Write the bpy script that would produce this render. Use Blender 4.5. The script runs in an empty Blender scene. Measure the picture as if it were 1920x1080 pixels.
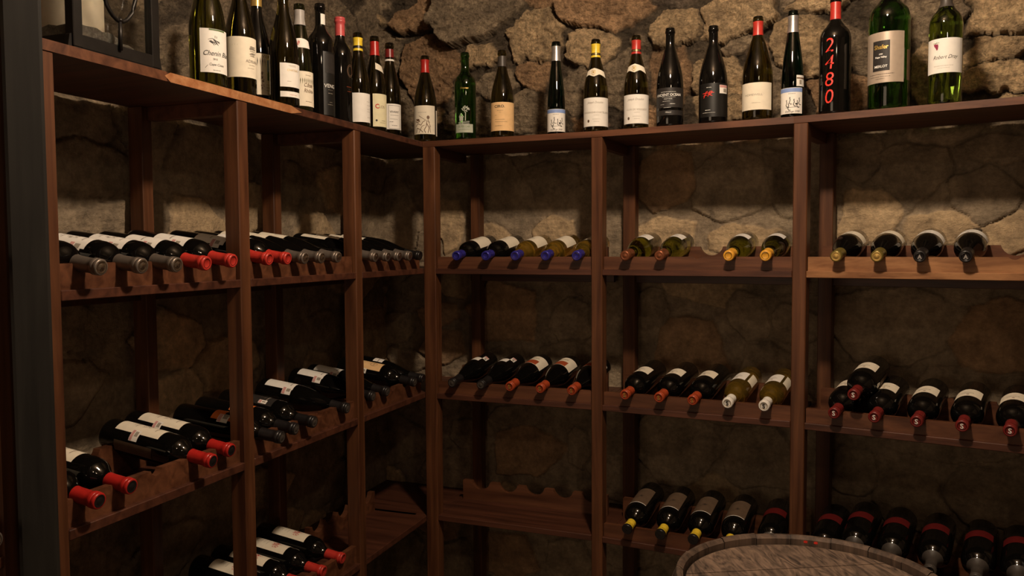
import bpy, bmesh, math, random
import numpy as np
from mathutils import Matrix, Vector
random.seed(7)
PI = math.pi
C = bpy.context.scene.collection
SC = bpy.context.scene

# ------------------------------------------------------------------ helpers
def mesh_of(name, verts, faces, mat, smooth=False):
    me = bpy.data.meshes.new(name)
    me.from_pydata([tuple(v) for v in verts], [], [tuple(f) for f in faces])
    me.validate(); me.update()
    if smooth:
        me.polygons.foreach_set('use_smooth', [True] * len(me.polygons))
    if mat: me.materials.append(mat)
    return me

def obj(name, me, parent=None, label=None):
    o = bpy.data.objects.new(name, me); C.objects.link(o)
    if parent: o.parent = parent
    if label: o['label'] = label
    return o

def thing(name, label, cat, group=None, M=None):
    o = bpy.data.objects.new(name, None); C.objects.link(o)
    o.empty_display_size = .05
    o['label'] = label; o['category'] = cat
    if group: o['group'] = group
    if M is not None: o.matrix_world = M
    return o

def structure(o):
    o['kind'] = 'structure'; return o

class MB:
    def __init__(s): s.v = []; s.f = []
    def add(s, vs, fs):
        n = len(s.v); s.v += [tuple(v) for v in vs]; s.f += [tuple(i + n for i in f) for f in fs]
    def box(s, x0, x1, y0, y1, z0, z1, b=0.0012):
        if b <= 0:
            vs = [(x, y, z) for x in (x0, x1) for y in (y0, y1) for z in (z0, z1)]
            s.add(vs, [(0, 1, 3, 2), (4, 6, 7, 5), (0, 4, 5, 1), (2, 3, 7, 6), (0, 2, 6, 4), (1, 5, 7, 3)]); return
        bm = bmesh.new()
        vs = [bm.verts.new((x, y, z)) for x in (x0, x1) for y in (y0, y1) for z in (z0, z1)]
        for f in [(0, 1, 3, 2), (4, 6, 7, 5), (0, 4, 5, 1), (2, 3, 7, 6), (0, 2, 6, 4), (1, 5, 7, 3)]:
            bm.faces.new([vs[i] for i in f])
        bmesh.ops.bevel(bm, geom=list(bm.edges), offset=b, segments=1, affect='EDGES')
        bm.verts.index_update()
        s.add([tuple(v.co) for v in bm.verts], [[v.index for v in f.verts] for f in bm.faces]); bm.free()
    def extrude(s, poly, d0, d1):
        # poly in (x,z), extruded along y
        n = len(poly)
        vs = [(x, d0, z) for x, z in poly] + [(x, d1, z) for x, z in poly]
        fs = [tuple(range(n)), tuple(range(2 * n - 1, n - 1, -1))] + [(i, i + n, (i + 1) % n + n, (i + 1) % n) for i in range(n)]
        s.add(vs, fs)
    def tube(s, pts, r, seg=10, closed=False, flat=1.0):
        pts = [Vector(p) for p in pts]; n = len(pts); rings = []
        for i, p in enumerate(pts):
            if closed: t = pts[(i + 1) % n] - pts[i - 1]
            else: t = pts[min(i + 1, n - 1)] - pts[max(i - 1, 0)]
            t.normalize()
            a = Vector((0, 0, 1)) if abs(t.z) < .9 else Vector((0, 1, 0))
            u = t.cross(a).normalized(); w = t.cross(u).normalized()
            rings.append([p + r * (math.cos(k * 2 * PI / seg) * u + flat * math.sin(k * 2 * PI / seg) * w) for k in range(seg)])
        vs = [v for q in rings for v in q]; fs = []
        m = n if closed else n - 1
        for i in range(m):
            j = (i + 1) % n
            for k in range(seg):
                l = (k + 1) % seg
                fs.append((i * seg + k, i * seg + l, j * seg + l, j * seg + k))
        if not closed:
            fs.append(tuple(range(seg - 1, -1, -1))); fs.append(tuple((n - 1) * seg + k for k in range(seg)))
        s.add(vs, fs)
    def lathe(s, prof, seg=36, c=(0, 0, 0)):
        vs = []; fs = []; idx = []
        for r, z in prof:
            if r < 1e-6:
                idx.append([len(vs)]); vs.append((c[0], c[1], c[2] + z))
            else:
                idx.append(list(range(len(vs), len(vs) + seg)))
                vs += [(c[0] + r * math.cos(2 * PI * k / seg), c[1] + r * math.sin(2 * PI * k / seg), c[2] + z) for k in range(seg)]
        for a, b in zip(idx[:-1], idx[1:]):
            for k in range(seg):
                l = (k + 1) % seg
                if len(a) == 1 and len(b) == 1: continue
                if len(a) == 1: fs.append((a[0], b[l], b[k]))
                elif len(b) == 1: fs.append((a[k], a[l], b[0]))
                else: fs.append((a[k], a[l], b[l], b[k]))
        s.add(vs, fs)
    def mesh(s, name, mat, smooth=False, fn=None):
        v = s.v if fn is None else [fn(*p) for p in s.v]
        me = mesh_of(name, v, s.f, mat, smooth)
        return me
    def build(s, name, mat, parent=None, smooth=False, fn=None, label=None, sharp=None):
        me = s.mesh(name, mat, smooth, fn)
        if smooth and sharp: me.set_sharp_from_angle(angle=math.radians(sharp))
        return obj(name, me, parent, label)

# ------------------------------------------------------------------ materials
def new_mat(name):
    m = bpy.data.materials.new(name); m.use_nodes = True
    nt = m.node_tree; b = nt.nodes['Principled BSDF']
    return m, nt, b
def P(b, **k):
    for n, v in k.items():
        b.inputs[n.replace('_', ' ')].default_value = v
def c4(c): return (c[0], c[1], c[2], 1)
def simple(name, col, rough=.5, metal=0., spec=.5, var=.12, scale=60, bump=0.):
    m, nt, b = new_mat(name)
    P(b, Roughness=rough, Metallic=metal); b.inputs['Specular IOR Level'].default_value = spec
    tc = nt.nodes.new('ShaderNodeTexCoord'); n = nt.nodes.new('ShaderNodeTexNoise')
    n.inputs['Scale'].default_value = scale; n.inputs['Detail'].default_value = 3
    nt.links.new(tc.outputs['Object'], n.inputs['Vector'])
    r = nt.nodes.new('ShaderNodeValToRGB')
    r.color_ramp.elements[0].position = .3; r.color_ramp.elements[1].position = .7
    r.color_ramp.elements[0].color = c4([x * (1 - var) for x in col]); r.color_ramp.elements[1].color = c4([min(1, x * (1 + var)) for x in col])
    nt.links.new(n.outputs['Fac'], r.inputs['Fac']); nt.links.new(r.outputs['Color'], b.inputs['Base Color'])
    if bump:
        bp = nt.nodes.new('ShaderNodeBump'); bp.inputs['Strength'].default_value = bump; bp.inputs['Distance'].default_value = .002
        nt.links.new(n.outputs['Fac'], bp.inputs['Height']); nt.links.new(bp.outputs['Normal'], b.inputs['Normal'])
    return m
def glass(name, col, rough=.03, trans=1.0):
    m, nt, b = new_mat(name)
    P(b, Roughness=rough, IOR=1.48); b.inputs['Base Color'].default_value = c4(col)
    b.inputs['Transmission Weight'].default_value = trans
    tc = nt.nodes.new('ShaderNodeTexCoord'); n = nt.nodes.new('ShaderNodeTexNoise'); n.inputs['Scale'].default_value = 18
    nt.links.new(tc.outputs['Object'], n.inputs['Vector'])
    bp = nt.nodes.new('ShaderNodeBump'); bp.inputs['Strength'].default_value = .05; bp.inputs['Distance'].default_value = .002
    nt.links.new(n.outputs['Fac'], bp.inputs['Height']); nt.links.new(bp.outputs['Normal'], b.inputs['Normal'])
    return m
def wood(name, dark, light, axis, rough=.45, scale=1.0, bump=.25, spec=.4, dist=.6, ratio=2.2):
    m, nt, b = new_mat(name)
    P(b, Roughness=rough); b.inputs['Specular IOR Level'].default_value = spec
    N = nt.nodes.new; L = nt.links.new
    tc = N('ShaderNodeTexCoord'); mp = N('ShaderNodeMapping')
    sc = {'x': (ratio, 38, 38), 'z': (38, 38, ratio), 'y': (38, ratio, 38)}[axis]
    mp.inputs['Scale'].default_value = [q * scale for q in sc]
    L(tc.outputs['Object'], mp.inputs['Vector'])
    n1 = N('ShaderNodeTexNoise'); n1.inputs['Scale'].default_value = 1.0; n1.inputs['Detail'].default_value = 6; n1.inputs['Distortion'].default_value = dist
    L(mp.outputs['Vector'], n1.inputs['Vector'])
    n2 = N('ShaderNodeTexNoise'); n2.inputs['Scale'].default_value = 4; n2.inputs['Detail'].default_value = 3
    L(tc.outputs['Object'], n2.inputs['Vector'])
    n3 = N('ShaderNodeTexNoise'); n3.inputs['Scale'].default_value = 6.0; n3.inputs['Detail'].default_value = 4
    L(mp.outputs['Vector'], n3.inputs['Vector'])
    r = N('ShaderNodeValToRGB'); r.color_ramp.elements[0].position = .32; r.color_ramp.elements[1].position = .68
    r.color_ramp.elements[0].color = c4(dark); r.color_ramp.elements[1].color = c4(light)
    L(n1.outputs['Fac'], r.inputs['Fac'])
    mx = N('ShaderNodeMixRGB'); mx.blend_type = 'MULTIPLY'; mx.inputs['Fac'].default_value = .5
    r2 = N('ShaderNodeValToRGB'); r2.color_ramp.elements[0].position = .3; r2.color_ramp.elements[1].position = .7
    r2.color_ramp.elements[0].color = (.55, .55, .55, 1); r2.color_ramp.elements[1].color = (1, 1, 1, 1)
    L(n2.outputs['Fac'], r2.inputs['Fac']); L(r.outputs['Color'], mx.inputs['Color1']); L(r2.outputs['Color'], mx.inputs['Color2'])
    mx2 = N('ShaderNodeMixRGB'); mx2.blend_type = 'MULTIPLY'; mx2.inputs['Fac'].default_value = .35
    L(mx.outputs['Color'], mx2.inputs['Color1']); L(n3.outputs['Fac'], mx2.inputs['Color2'])
    L(mx2.outputs['Color'], b.inputs['Base Color'])
    bp = N('ShaderNodeBump'); bp.inputs['Strength'].default_value = bump; bp.inputs['Distance'].default_value = .0015
    L(n1.outputs['Fac'], bp.inputs['Height']); L(bp.outputs['Normal'], b.inputs['Normal'])
    return m
def stone_mat(name, bumpd=.009, gain=1.0):
    m, nt, b = new_mat(name)
    P(b, Roughness=.85); b.inputs['Specular IOR Level'].default_value = .25
    N = nt.nodes.new; L = nt.links.new
    at = N('ShaderNodeAttribute'); at.attribute_name = 'stone'
    tc = N('ShaderNodeTexCoord')
    n1 = N('ShaderNodeTexNoise'); n1.inputs['Scale'].default_value = 14; n1.inputs['Detail'].default_value = 8; n1.inputs['Roughness'].default_value = .65
    n2 = N('ShaderNodeTexNoise'); n2.inputs['Scale'].default_value = 70; n2.inputs['Detail'].default_value = 6; n2.inputs['Roughness'].default_value = .7
    mp = N('ShaderNodeMapping'); mp.inputs['Rotation'].default_value = (0, .4, .2); mp.inputs['Scale'].default_value = (9, 9, 45)
    n3 = N('ShaderNodeTexNoise'); n3.inputs['Scale'].default_value = 1.4; n3.inputs['Detail'].default_value = 6
    for n in (n1, n2): L(tc.outputs['Object'], n.inputs['Vector'])
    L(tc.outputs['Object'], mp.inputs['Vector']); L(mp.outputs['Vector'], n3.inputs['Vector'])
    r = N('ShaderNodeValToRGB'); r.color_ramp.elements[0].position = .3; r.color_ramp.elements[1].position = .72
    r.color_ramp.elements[0].color = (.5 * gain, .48 * gain, .46 * gain, 1); r.color_ramp.elements[1].color = (1.35 * gain, 1.3 * gain, 1.2 * gain, 1)
    L(n1.outputs['Fac'], r.inputs['Fac'])
    mx = N('ShaderNodeMixRGB'); mx.blend_type = 'MULTIPLY'; mx.inputs['Fac'].default_value = 1
    L(at.outputs['Color'], mx.inputs['Color1']); L(r.outputs['Color'], mx.inputs['Color2'])
    r2 = N('ShaderNodeValToRGB'); r2.color_ramp.elements[0].position = .35; r2.color_ramp.elements[1].position = .65
    r2.color_ramp.elements[0].color = (.52, .50, .48, 1); r2.color_ramp.elements[1].color = (1.28, 1.26, 1.22, 1)
    L(n2.outputs['Fac'], r2.inputs['Fac'])
    mx2 = N('ShaderNodeMixRGB'); mx2.blend_type = 'MULTIPLY'
    mr = N('ShaderNodeMapRange'); mr.inputs['To Min'].default_value = .45; mr.inputs['To Max'].default_value = 1.0; L(at.outputs['Alpha'], mr.inputs['Value']); L(mr.outputs['Result'], mx2.inputs['Fac'])
    L(mx.outputs['Color'], mx2.inputs['Color1']); L(r2.outputs['Color'], mx2.inputs['Color2'])
    L(mx2.outputs['Color'], b.inputs['Base Color'])
    ad = N('ShaderNodeMath'); ad.operation = 'ADD'; L(n2.outputs['Fac'], ad.inputs[0])
    ml = N('ShaderNodeMath'); ml.operation = 'MULTIPLY'; ml.inputs[1].default_value = .9; L(n3.outputs['Fac'], ml.inputs[0]); L(ml.outputs[0], ad.inputs[1])
    n4 = N('ShaderNodeTexNoise'); n4.inputs['Scale'].default_value = 28; n4.inputs['Detail'].default_value = 10; n4.inputs['Roughness'].default_value = .75; n4.inputs['Distortion'].default_value = .8
    L(tc.outputs['Object'], n4.inputs['Vector'])
    m4 = N('ShaderNodeMath'); m4.operation = 'MULTIPLY'; m4.inputs[1].default_value = 1.3; L(n4.outputs['Fac'], m4.inputs[0])
    ad2 = N('ShaderNodeMath'); ad2.operation = 'ADD'; L(ad.outputs[0], ad2.inputs[0]); L(m4.outputs[0], ad2.inputs[1])
    bp = N('ShaderNodeBump'); bp.inputs['Strength'].default_value = 1.0
    md = N('ShaderNodeMapRange'); md.inputs['To Min'].default_value = .005; md.inputs['To Max'].default_value = .024; L(at.outputs['Alpha'], md.inputs['Value']); L(md.outputs['Result'], bp.inputs['Distance'])
    L(ad2.outputs[0], bp.inputs['Height']); L(bp.outputs['Normal'], b.inputs['Normal'])
    return m

M = {}
M['wood_z'] = wood('stained_wood_upright', (.075, .024, .009), (.185, .070, .028), 'z')
M['wood_x'] = wood('stained_wood_plank', (.080, .026, .011), (.20, .075, .034), 'x')
M['wood_y'] = wood('stained_wood_rail', (.07, .022, .012), (.16, .055, .028), 'y')
M['wood_shelf'] = wood('stained_shelf_wood', (.055, .018, .010), (.14, .048, .025), 'x')
M['wood_worn'] = wood('worn_orange_wood', (.22, .085, .03), (.50, .24, .10), 'x', rough=.5)
M['wood_chip'] = wood('bare_chipped_wood', (.38, .14, .05), (.60, .29, .13), 'x', rough=.5)
M['black'] = simple('black_wine_glass', (.0035, .003, .0025), .05, spec=.55, var=.2)
M['olive'] = glass('dark_olive_glass', (.10, .085, .012), .04)
M['olivelight'] = glass('olive_glass', (.23, .24, .02), .05)
M['green'] = glass('green_glass', (.035, .16, .012), .03)
M['greenlight'] = glass('light_green_glass', (.16, .26, .03), .03)
M['palegreen'] = glass('pale_green_glass', (.12, .15, .05), .04)
M['deepgreen'] = glass('deep_green_glass', (.004, .022, .012), .03)
M['gold'] = glass('white_wine_glass', (.50, .32, .05), .05, .9)
M['cream'] = simple('cream_paper', (.80, .72, .58), .6, spec=.2, var=.04)
M['white'] = simple('white_paper', (.84, .80, .74), .55, spec=.25, var=.03)
M['pinkstamp'] = simple('pink_stamp_paper', (.62, .32, .30), .6, spec=.2, var=.1)
M['orangepaper'] = simple('buff_orange_paper', (.80, .52, .26), .6, spec=.2, var=.05)
M['rustpaper'] = simple('rust_paper', (.35, .07, .025), .6, spec=.2)
M['orange'] = simple('orange_paper', (.62, .16, .035), .6, spec=.2)
M['tan'] = simple('tan_paper', (.12, .078, .050), .6, spec=.2)
M['yellowpaper'] = simple('pale_yellow_paper', (.78, .72, .48), .6, spec=.2, var=.05)
M['greypaper'] = simple('silver_grey_paper', (.45, .36, .28), .42, spec=.5, var=.05, metal=.2)
M['blackpaper'] = simple('black_paper', (.009, .008, .007), .45, spec=.4)
M['darkgrey'] = simple('charcoal_paper', (.026, .022, .020), .5, spec=.3)
M['redpaper'] = simple('dark_red_paper', (.10, .007, .007), .5, spec=.3)
M['ink'] = simple('black_ink', (.02, .015, .012), .6)
M['greyink'] = simple('grey_ink', (.32, .28, .23), .6)
M['redink'] = simple('red_ink', (.55, .02, .015), .5)
M['brownink'] = simple('brown_ink', (.16, .09, .05), .6)
M['goldink'] = simple('gold_ink', (.60, .40, .10), .35, metal=.5)
M['whiteink'] = simple('white_ink', (.80, .78, .74), .5)
M['etch'] = simple('etched_white', (.42, .44, .36), .6)
M['blueink'] = simple('blue_ink', (.22, .32, .62), .6)
M['greenink'] = simple('green_ink', (.10, .16, .05), .6)
M['purple'] = simple('grape_purple', (.30, .03, .08), .5)
M['redpaint_glint'] = simple('red_paint_and_glint', (.75, .045, .03), .4, spec=.4)  # paint on the bottles; also the glints coloured onto the barrel rim
M['cap_red'] = simple('red_capsule', (.42, .018, .014), .32, spec=.5)
M['cap_redbright'] = simple('bright_red_capsule', (.48, .034, .024), .35)
M['cap_darkred'] = simple('dark_red_capsule', (.16, .016, .014), .35)
M['cap_burg'] = simple('burgundy_capsule', (.18, .012, .012), .35)
M['cap_orangered'] = simple('orange_red_capsule', (.36, .055, .018), .35)
M['cap_wax'] = simple('rose_wax', (.52, .075, .075), .4)
M['cap_yellow'] = simple('yellow_capsule', (.82, .58, .04), .35)
M['cap_amber'] = simple('amber_capsule', (.75, .36, .04), .35)
M['cap_gold'] = simple('gold_capsule', (.70, .46, .14), .32, metal=.7)
M['cap_olive'] = simple('olive_gold_capsule', (.20, .15, .035), .32, metal=.4)
M['cap_copper'] = simple('copper_capsule', (.30, .10, .045), .3, metal=.6)
M['cap_silver'] = simple('silver_capsule', (.55, .52, .50), .35, metal=.8)
M['cap_grey'] = simple('pewter_capsule', (.22, .18, .15), .4, metal=.6)
M['cap_greyplain'] = simple('grey_capsule', (.34, .31, .29), .45)
M['cap_smoke'] = simple('smoky_grey_capsule', (.055, .045, .038), .45)
M['cap_blue'] = simple('blue_capsule', (.035, .030, .28), .3, metal=.3)
M['cap_black'] = simple('black_capsule', (.012, .010, .010), .35)
M['cap_white'] = simple('white_capsule', (.80, .76, .70), .4)
M['chrome'] = simple('bright_metal', (.75, .70, .62), .22, metal=1)
M['iron'] = simple('dark_bronze_iron', (.016, .013, .011), .42, metal=.5, var=.25, scale=25, bump=.1)
M['pillar'] = wood('dark_steel', (.012, .0105, .009), (.028, .025, .021), 'z', rough=.5, bump=.05)
M['wax'] = simple('candle_wax', (.82, .74, .58), .5, var=.03)
M['sand'] = simple('grey_sand', (.11, .10, .085), .9, var=.4, scale=250, bump=.8)
M['pane'] = glass('lantern_glass', (.96, .95, .92), .02)
M['barrel'] = wood('weathered_oak_head', (.055, .036, .026), (.30, .20, .14), 'y', rough=.8, scale=1.0, bump=1.0, dist=2.5, ratio=9)
M['stave'] = wood('weathered_oak_stave', (.06, .038, .027), (.20, .13, .09), 'z', rough=.7, scale=1.3, bump=.8)
M['hoop'] = simple('rusty_hoop', (.09, .06, .045), .5, metal=.7, var=.3, scale=20)
M['stone'] = stone_mat('cellar_stone')
M['plaster'] = simple('cellar_plaster', (.16, .12, .085), .9, var=.25, scale=6, bump=.3)
M['floor'] = simple('cellar_floor', (.12, .09, .065), .7, var=.3, scale=5)

# ------------------------------------------------------------------ rack frames (s along the rack, d into the wall, z up)
ZT, Z1, Z2, Z3, TH = .3813, -.0769, -.5319, -.9819, .0200
Z3L = -.992
FLOOR, CEIL = -1.58, 1.38
AL = -.0449
def LF(s, d, z): return (s * math.sin(AL) - d * math.cos(AL), s * math.cos(AL) + d * math.sin(AL), z)
SEG = []
_x = _y = _s = 0.
for _L, _a in ((.6327, .0057), (.6422, -.0791), (9, -.1835)):
    SEG.append((_s, _a, _x, _y)); _x += _L * math.cos(_a); _y += _L * math.sin(_a); _s += _L
def RF(s, d, z, i=None):
    if i is None: i = 0 if s < SEG[1][0] else (1 if s < SEG[2][0] else 2)
    s0, a, x, y = SEG[i]; r = s - s0
    return (x + r * math.cos(a) - d * math.sin(a), y + r * math.sin(a) + d * math.cos(a), z)
def Rbay(i): return lambda s, d, z: RF(s, d, z, i)
def frame_matrix(side, s, d, z):
    if side == 'L':
        p = Vector(LF(s, d, z)); a = AL
        X = Vector((math.sin(a), math.cos(a), 0)); Y = Vector((-math.cos(a), math.sin(a), 0))
    else:
        p = Vector(RF(s, d, z)); a = SEG[0][1] if s < SEG[1][0] else (SEG[1][1] if s < SEG[2][0] else SEG[2][1])
        X = Vector((math.cos(a), math.sin(a), 0)); Y = Vector((-math.sin(a), math.cos(a), 0))
    m = Matrix.Identity(4)
    for r in range(3):
        m[r][0] = X[r]; m[r][1] = Y[r]; m[r][2] = (0, 0, 1)[r]; m[r][3] = p[r]
    return m

# ------------------------------------------------------------------ stone walls
def vnoise(x, y, seed, ridged=False, octaves=5, gain=.5):
    rs = np.random.RandomState(seed); tab = rs.rand(256, 256).astype(np.float32)
    out = np.zeros_like(x); amp = 1.; tot = 0.
    for o in range(octaves):
        f = 2. ** o; xx = x * f + 17.3 * o; yy = y * f + 9.1 * o
        xi = np.floor(xx).astype(int); yi = np.floor(yy).astype(int); fx = xx - xi; fy = yy - yi
        fx = fx * fx * (3 - 2 * fx); fy = fy * fy * (3 - 2 * fy)
        a = tab[xi % 256, yi % 256]; b = tab[(xi + 1) % 256, yi % 256]; c = tab[xi % 256, (yi + 1) % 256]; d = tab[(xi + 1) % 256, (yi + 1) % 256]
        v = (a * (1 - fx) + b * fx) * (1 - fy) + (c * (1 - fx) + d * fx) * fy
        if ridged: v = 1 - np.abs(2 * v - 1)
        out += amp * v; tot += amp; amp *= gain
    return out / tot
SCOL = {'t': (.44, .33, .21), 'g': (.25, .20, .145), 'r': (.33, .215, .13), 'd': (.15, .12, .095)}
def stone_field(S, Z, stones, seed, mortar_h, mortar_c, warp):
    rs = random.Random(seed)
    wx = (vnoise(S * 5, Z * 5, seed) - .5) * warp * 1.6 + (vnoise(S * 30, Z * 30, seed + 1) - .5) * warp * .9
    wz = (vnoise(S * 5, Z * 5, seed + 2) - .5) * warp * 1.6 + (vnoise(S * 30, Z * 30, seed + 3) - .5) * warp * .9
    X = S + wx; Y = Z + wz
    best = np.full(S.shape, 9., np.float32); sec = best.copy(); bid = np.full(S.shape, -1)
    H = np.zeros_like(S); col = np.zeros(S.shape + (3,)); siz = np.ones_like(S)
    for k, (cs, cz, rw, rh, ang, cc, hh) in enumerate(stones):
        t = math.radians(-ang); dx = X - cs; dz = Y - cz
        u = (dx * math.cos(t) - dz * math.sin(t)) / rw; v = (dx * math.sin(t) + dz * math.cos(t)) / rh
        nn = rs.choice((5, 6, 6, 7)); a0 = rs.random() * 6.28; d = np.zeros_like(S)
        for q in range(nn):
            a = a0 + 2 * PI * q / nn + rs.uniform(-.22, .22)
            d = np.maximum(d, (u * math.cos(a) + v * math.sin(a)) / rs.uniform(.86, 1.12))
        gx, gz = rs.uniform(-.28, .28), rs.uniform(-.35, .18)
        hk = hh * (1 + gx * u * 1.6 - gz * v * 1.6)
        m = d < best
        sec = np.where(m, best, np.minimum(sec, d)); best = np.where(m, d, best)
        H = np.where(m, hk, H); siz = np.where(m, min(rw, rh), siz)
        c = np.array(SCOL[cc]) * rs.uniform(.85, 1.15)
        col[m] = c
    edge = np.minimum((1.06 - best), (sec - best) * .5) * siz
    return best, edge, H, col

UP_R = [(0.315,0.802,0.102,0.1,-10,'t',.06),(0.525,0.743,0.092,0.08,5,'t',.05),(0.582,0.88,0.158,0.079,-8,'r',.09),(0.829,0.764,0.11,0.064,12,'t',.06),(1.041,0.803,0.132,0.087,5,'t',.08),(1.035,0.69,0.059,0.031,10,'g',.05),(0.965,0.584,0.1,0.073,-5,'t',.05),(1.243,0.661,0.083,0.11,8,'t',.05),(1.305,0.811,0.091,0.042,8,'t',.08),(1.409,0.624,0.051,0.137,40,'g',.04),(1.621,0.705,0.115,0.077,-10,'g',.06),(1.794,0.665,0.122,0.08,-20,'t',.08),(1.775,0.58,0.115,0.048,12,'t',.05),(1.787,0.495,0.119,0.052,-10,'t',.055),(1.58,0.521,0.05,0.093,0,'t',.04),(1.508,0.54,0.055,0.046,-30,'t',.04),(0.079,0.756,0.089,0.047,-4,'t',.05),(-0.16,0.721,0.122,0.132,5,'r',.04),(0.139,0.64,0.088,0.054,5,'g',.04),(0.301,0.65,0.064,0.068,10,'r',.05),(0.042,0.933,0.173,0.103,12,'g',.12),(-0.196,0.928,0.103,0.062,20,'r',.08),(-0.418,0.785,0.122,0.111,25,'g',.05),(0.641,0.615,0.078,0.103,-20,'g',.03),(0.805,0.599,0.072,0.1,10,'r',.03),(0.977,0.481,0.098,0.061,0,'t',.04),(1.354,0.498,0.096,0.074,0,'r',.05),(0.485,0.575,0.09,0.09,10,'g',.03),(0.27,0.51,0.113,0.072,0,'g',.03),(0.02,0.515,0.117,0.064,5,'g',.03),(1.135,0.535,0.064,0.1,20,'g',.03),(1.836,0.412,0.079,0.031,0,'t',.04),(1.222,0.862,0.058,0.062,0,'g',.03),(-0.306,0.58,0.11,0.077,-15,'g',.05),(0.816,0.907,0.092,0.062,0,'d',.03),(0.348,0.984,0.081,0.073,0,'r',.05)]
LO_R = [(0.787,0.235,0.116,0.097,8,'r',.012),(1.035,0.206,0.131,0.112,25,'g',.012),(1.534,0.226,0.131,0.093,20,'g',.012),(1.798,0.292,0.128,0.04,0,'g',.012),(1.752,0.15,0.089,0.089,10,'g',.012),(1.386,0.286,0.079,0.079,30,'g',.01),(1.429,0.111,0.104,0.078,30,'t',.01),(1.639,0.047,0.108,0.05,0,'t',.012),(1.83,0.036,0.096,0.056,10,'t',.012),(1.073,0.019,0.149,0.056,0,'t',.01),(0.777,0.031,0.107,0.068,5,'t',.01),(1.196,0.209,0.055,0.137,20,'g',.01),(0.371,0.261,0.113,0.072,5,'g',.012),(0.131,0.26,0.1,0.106,0,'g',.012),(0.381,0.046,0.082,0.082,10,'t',.012),(0.112,0.006,0.085,0.085,5,'t',.01),(-0.065,0.083,0.054,0.098,10,'t',.01),(-0.312,0.131,0.1,0.145,10,'g',.012),(1.507,-0.26,0.198,0.12,5,'g',.012),(1.81,-0.278,0.129,0.113,10,'r',.012),(0.878,-0.385,0.126,0.135,20,'r',.012),(1.085,-0.252,0.065,0.103,25,'g',.01),(1.15,-0.426,0.111,0.093,-35,'g',.01),(0.738,-0.234,0.069,0.079,5,'g',.01),(0.167,-0.27,0.138,0.106,0,'r',.01),(0.445,-0.283,0.082,0.082,0,'g',.01),(0.413,-0.45,0.114,0.083,30,'g',.01),(0.267,-0.809,0.127,0.095,5,'r',.012),(0.477,-0.78,0.052,0.083,0,'g',.01),(0.245,-0.671,0.127,0.042,5,'g',.01),(0.831,-0.732,0.157,0.127,10,'g',.012),(1.126,-0.748,0.122,0.112,15,'g',.012),(1.393,-0.747,0.071,0.089,-10,'g',.012),(1.555,-0.828,0.103,0.086,5,'g',.012),(1.792,-0.772,0.147,0.098,-5,'g',.012),(1.695,-0.619,0.175,0.05,5,'g',.01),(0.173,-1.242,0.129,0.086,0,'r',.01),(0.433,-1.217,0.094,0.073,0,'g',.01)]
def fill(stones, s0, s1, z0, z1, rmin, rmax, cols, hmin, hmax, seed, tries=900):
    rs = random.Random(seed); out = list(stones)
    for _ in range(tries):
        s = rs.uniform(s0, s1); z = rs.uniform(z0, z1); r = rs.uniform(rmin, rmax); asp = rs.uniform(1.0, 1.6)
        rw, rh = r * asp, r / asp ** .5
        if all(math.hypot((s - o[0]) / (o[2] + rw * .9), (z - o[1]) / (o[3] + rh * .9)) > .98 for o in out):
            out.append((s, z, rw, rh, rs.uniform(-20, 20), rs.choice(cols), rs.uniform(hmin, hmax)))
    return out
def smooth(e, a, b):
    t = np.clip((e - a) / (b - a), 0, 1); return t * t * (3 - 2 * t)
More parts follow.
